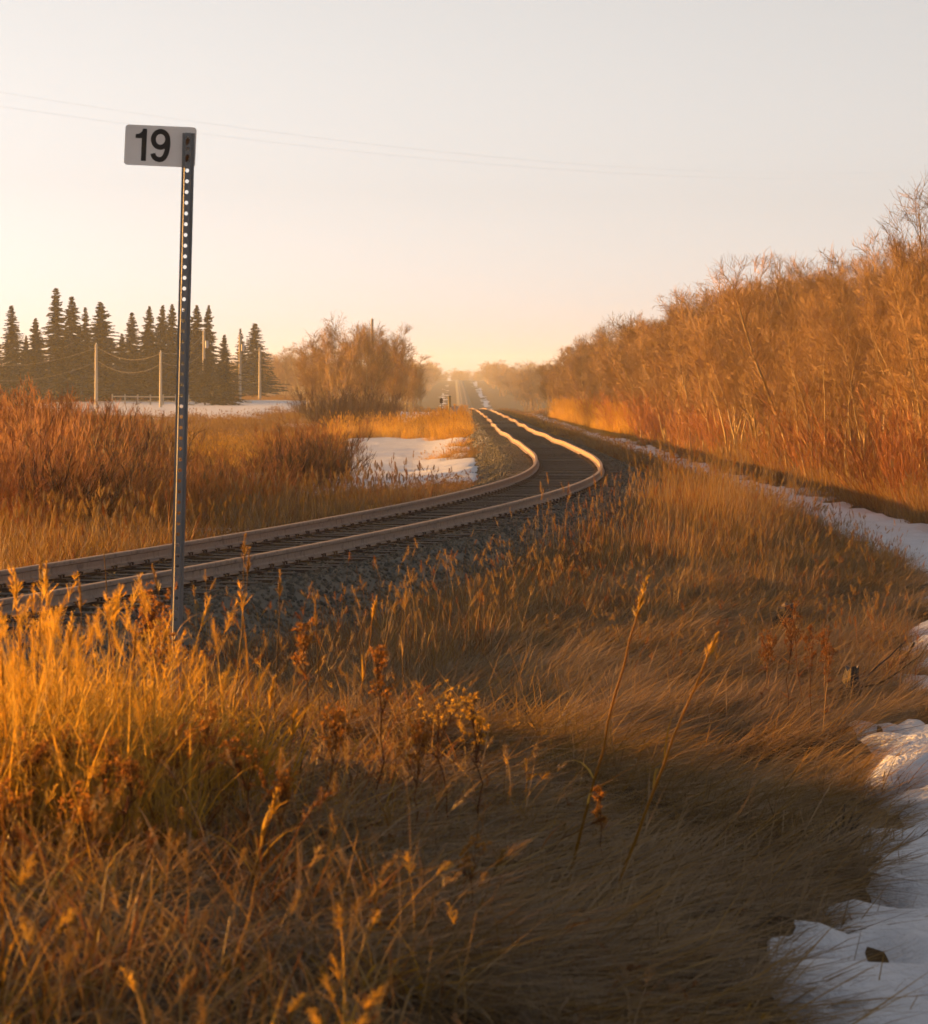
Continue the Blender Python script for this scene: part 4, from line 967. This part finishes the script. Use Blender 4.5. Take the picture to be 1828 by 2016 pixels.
def snag(px, py, Z, label, hs, seed, rad=.045, group=None):
    b = at(px, py, Z); g = float(gz(b.x, b.y)); r = np.random.default_rng(seed); o = empty('broken_branch', (b.x, b.y, g))
    for (dx, h) in hs:
        n = 6; S = np.zeros((1, n, 3)); t = np.linspace(0, 1, n); S[0, :, 0] = dx * t + r.normal(size=n) * .008; S[0, :, 1] = r.normal(size=n) * .02; S[0, :, 2] = -.04 + h * t
        m = MB(); tubes(m, S, np.linspace(rad, rad * .5, n)[None] * r.uniform(.8, 1.15, (1, n)), 6, cap=True); m.build('limb', M['oldwood'], o)
    return tag(o, label, 'broken branch', group)
snag(1752, 1300, 27.5, 'forked grey broken branch standing at the snow edge on the right', [(.20, .34), (.10, .33), (.02, .22)], 5, .021)
snag(1655, 1722, 16.2, 'tuft of dark broken stems at the edge of the snow', [(.05, .22), (.09, .16), (-.06, .17), (.02, .25), (.14, .10), (-.02, .2), (.11, .2), (-.1, .1), (.07, .12), (-.04, .14)], 6, .010)

# ---------------------------------------------------------------- poles, wires and small trackside things
POLES = {}
def pole(key, px, top, foot, Z, label, arm=False, box=False, rad=.13, tx=0):
    b = at(px, foot, Z); g = float(gz(b.x, Z)); t = at(px + tx, top, Z); o = empty('utility_pole', (b.x, Z, g))
    m = MB(); S = np.zeros((1, 6, 3)); f = np.linspace(0, 1, 6); S[0, :, 0] = (t.x - b.x) * f; S[0, :, 2] = -.4 + (t.z - g + .4) * f
    tubes(m, S, np.linspace(rad * 1.2, rad * .8, 6)[None], 8, cap=True); m.build('shaft', M['pole'], o, True)
    H = t.z - g
    if arm: m = MB(); m.box((t.x - b.x, -.17, H - .35), (1.5, .09, .11)); m.build('crossarm', M['pole'], o)
    for sx in ((-.6, .6) if arm else (0,)):
        m = MB(); z0 = H - .29 if arm else H
        S = np.zeros((1, 4, 3)); S[0, :, 0] = t.x - b.x + sx; S[0, :, 1] = -.17 if arm else 0; S[0, :, 2] = z0 + np.array([0, .06, .10, .16]); tubes(m, S, np.array([[.03, .055, .05, .03]]), 6, cap=True); m.build('insulator', M['plate'], o)
    if box:
        m = MB(); S = np.zeros((1, 5, 3)); S[0, :, 0] = .34; S[0, :, 1] = -.1; S[0, :, 2] = H - 1.9 + np.array([0, .03, .4, .8, .84]); tubes(m, S, np.array([[.16, .2, .2, .2, .15]]), 10, cap=True); m.build('transformer', M['cabinet'], o)
    POLES[key] = (t, g, Z); return tag(o, label, 'utility pole')
pole('a', 190, 678, 806, 340, 'pale utility pole carrying the sagging wires, leftmost in the yard', rad=.16)
pole('b', 317, 693, 822, 330, 'slender utility pole just left of the milepost', rad=.13)
pole('c', 402, 652, 790, 372, 'utility pole with a small box right of the milepost', box=True, rad=.16)
pole('d', 473, 660, 770, 395, 'utility pole with a transformer near the right end of the spruces', box=True, rad=.16)
pole('e', 512, 684, 764, 430, 'short utility pole with a crossarm by the last spruce', arm=True, rad=.16)
pole('f', 735, 628, 790, 285, 'tall leaning pole rising out of the aspen clump', rad=.14, tx=-2)
def wire(p, q, sag, label, rad=.012, group=None, n=24):
    t = np.linspace(0, 1, n)[:, None]; P = np.array(p) * (1 - t) + np.array(q) * t; P[:, 2] -= (4 * sag * t * (1 - t))[:, 0]
    m = MB(); tubes(m, P[None], np.full((1, n), rad), 4); return tag(m.build('overhead_wire', M['wire']), label, 'wire', group)
def vp(key, y): t, g, Z = POLES[key]; return at(914 + t.x / Z * F, y, Z)
gwr = 'wires between the yard poles'
wire(at(-150, 690, 348), vp('a', 684), 1.7, 'upper sagging wire between the left edge and the leftmost yard pole', .021)
wire(at(-150, 716, 348), vp('a', 712), 1.9, 'lower sagging wire between the left edge and the leftmost yard pole', .021)
wire(vp('a', 682), vp('b', 695), 1.0, 'upper sagging wire between the leftmost pole and the slender pole', .021)
wire(vp('a', 709), vp('b', 716), 1.1, 'lower sagging wire between the leftmost pole and the slender pole', .021)
wire(vp('b', 694), vp('c', 656), .9, 'upper wire from the slender pole to the pole right of the milepost', .021)
wire(vp('b', 712), vp('c', 692), .9, 'lower wire from the slender pole to the pole right of the milepost', .021)
wire(vp('d', 700), vp('e', 690), .7, 'short wire between the two poles at the right end of the spruces', .021)
wire(at(-120, 162, 75), at(2000, 322, 150), 1.1, 'upper of two faint overhead wires across the sky', .0011)
wire(at(-120, 192, 75), at(2000, 334, 150), 1.0, 'lower of two faint overhead wires across the sky', .0011)
# wooden marker post, signal marker and cabinet left of the track
Zp = 235.
def on(px): x = (px - 914) / F * Zp; return x, float(gz(x, Zp))
x, g = on(886); o = empty('marker_post', (x, Zp, g)); tz = float(at(886, 781, Zp).z) - g
m = MB(); S = np.zeros((1, 5, 3)); S[0, :, 2] = np.linspace(-.3, tz, 5); S[0, :, 0] = np.linspace(.02, -.02, 5); tubes(m, S, np.array([[.105, .10, .098, .10, .097]]), 9, cap=True); m.build('shaft', M['mossypost'], o)
m = MB(); S = np.zeros((1, 3, 3)); S[0, :, 2] = [tz - .01, tz + .03, tz + .05]; tubes(m, S, np.array([[.098, .09, .05]]), 9, cap=True); m.build('weathered_cap', M['oldwood'], o)
tag(o, 'thick mossy wooden post standing left of the track beside the grey cabinet', 'post')
x, g = on(872); o = empty('track_marker', (x, Zp, g)); tz = float(at(870, 788, Zp).z) - g
m = MB(); m.box((-.04, 0, tz / 2 - .1), (.035, .035, tz + .1), Matrix.Rotation(R(-3), 3, 'Y')); m.build('rod', M['iron'], o)
m = MB(); V = np.array([(-.11, 0, -.18), (.10, 0, -.2), (.12, 0, .1), (.0, 0, .2), (-.12, 0, .1)]); V2 = V + np.array([0, .012, 0]); m.add(np.concatenate([V - np.array([0, .02, 0]), V2]), [[i, (i + 1) % 5, 5 + (i + 1) % 5, 5 + i] for i in range(5)], [[0, 1, 2], [0, 2, 3], [0, 3, 4], [7, 6, 5], [8, 7, 5], [9, 8, 5]])
b_ = m.build('blade', M['iron'], o); b_.location = (-.09, -.03, tz - .02); tag(o, 'small dark marker blade on a thin leaning rod left of the wooden post', 'marker')
x, g = on(896); o = empty('equipment_cabinet', (x, Zp, g)); tz = float(at(896, 801, Zp).z) - g
m = MB(); m.box((.02, 0, tz / 2 + .05), (.5, .42, tz - .1)); m.build('case', M['cabinet'], o)
m = MB(); m.box((.02, -.225, tz / 2 + .05), (.42, .022, tz - .24)); d_ = m.build('door', M['cabinet'], o); m = MB(); m.box((.17, -.245, tz / 2), (.02, .02, .12)); m.build('handle', M['iron'], d_)
m = MB(); m.box((.02, 0, tz + .018), (.56, .48, .036)); m.build('lid', M['cabinet'], o)
m = MB(); m.box((-.30, -.06, tz / 2 - .05), (.06, .06, tz)); m.build('leg', M['plate'], o); tag(o, 'small grey equipment cabinet left of the rails beyond the grass strip', 'cabinet')
# rail fence in the yard
Zf = 352.; o = empty('rail_fence', ((300 - 914) / F * Zf, Zf, 0)); tag(o, 'low wooden rail fence across the snowy yard behind the milepost', 'fence')
xs = np.linspace((222 - 914) / F * Zf, (372 - 914) / F * Zf, 7)
for i, xx_ in enumerate(xs):
    g = float(gz(xx_, Zf)); m = MB(); m.box((xx_ - o.location.x, 0, g + .55), (.14, .14, 1.3)); m.build('post', M['pole'], o)
    if i:
        g0 = float(gz(xs[i - 1], Zf))
        for hz_ in (.45, .95):
            m = MB(); c = ((xx_ + xs[i - 1]) / 2 - o.location.x, -.1, (g + g0) / 2 + hz_); m.box(c, (xx_ - xs[i - 1] - .02, .05, .13), Matrix.Rotation(-math.atan2(g - g0, xx_ - xs[i - 1]), 3, 'Y')); m.build('rail', M['pole'], o)
def boulder(px, py, Z, sx, sz, label, seed):
    b = at(px, py, Z); r = np.random.default_rng(seed); me = stones[seed % 6].copy(); o = link('boulder', me, None, M['rock']); o.location = (b.x, Z, float(gz(b.x, Z)) + sz * .35); o.scale = (sx, sx * .8, sz); tag(o, label, 'boulder')
boulder(376, 786, 350, .55, .62, 'pale boulder in the snowy yard right of the milepost', 2)
boulder(489, 783, 372, .5, .45, 'small pale boulder at the right end of the yard snow', 4)

# ---------------------------------------------------------------- haze
m = mat('golden_haze'); t = NT(m); pv = t.n('ShaderNodeVolumePrincipled'); pv.inputs['Density'].default_value = 0.00019
pv.inputs['Color'].default_value = (.88, .94, 1.0, 1); pv.inputs['Anisotropy'].default_value = .45
t.l(pv.outputs[0], t.out.inputs['Volume'])
mb = MB(); mb.box((0, 1600, 11), (1800, 3300, 40)); hz_o = mb.build('haze', m)
tag(hz_o, 'golden evening haze over the fields and the far track', 'haze', kind='stuff')
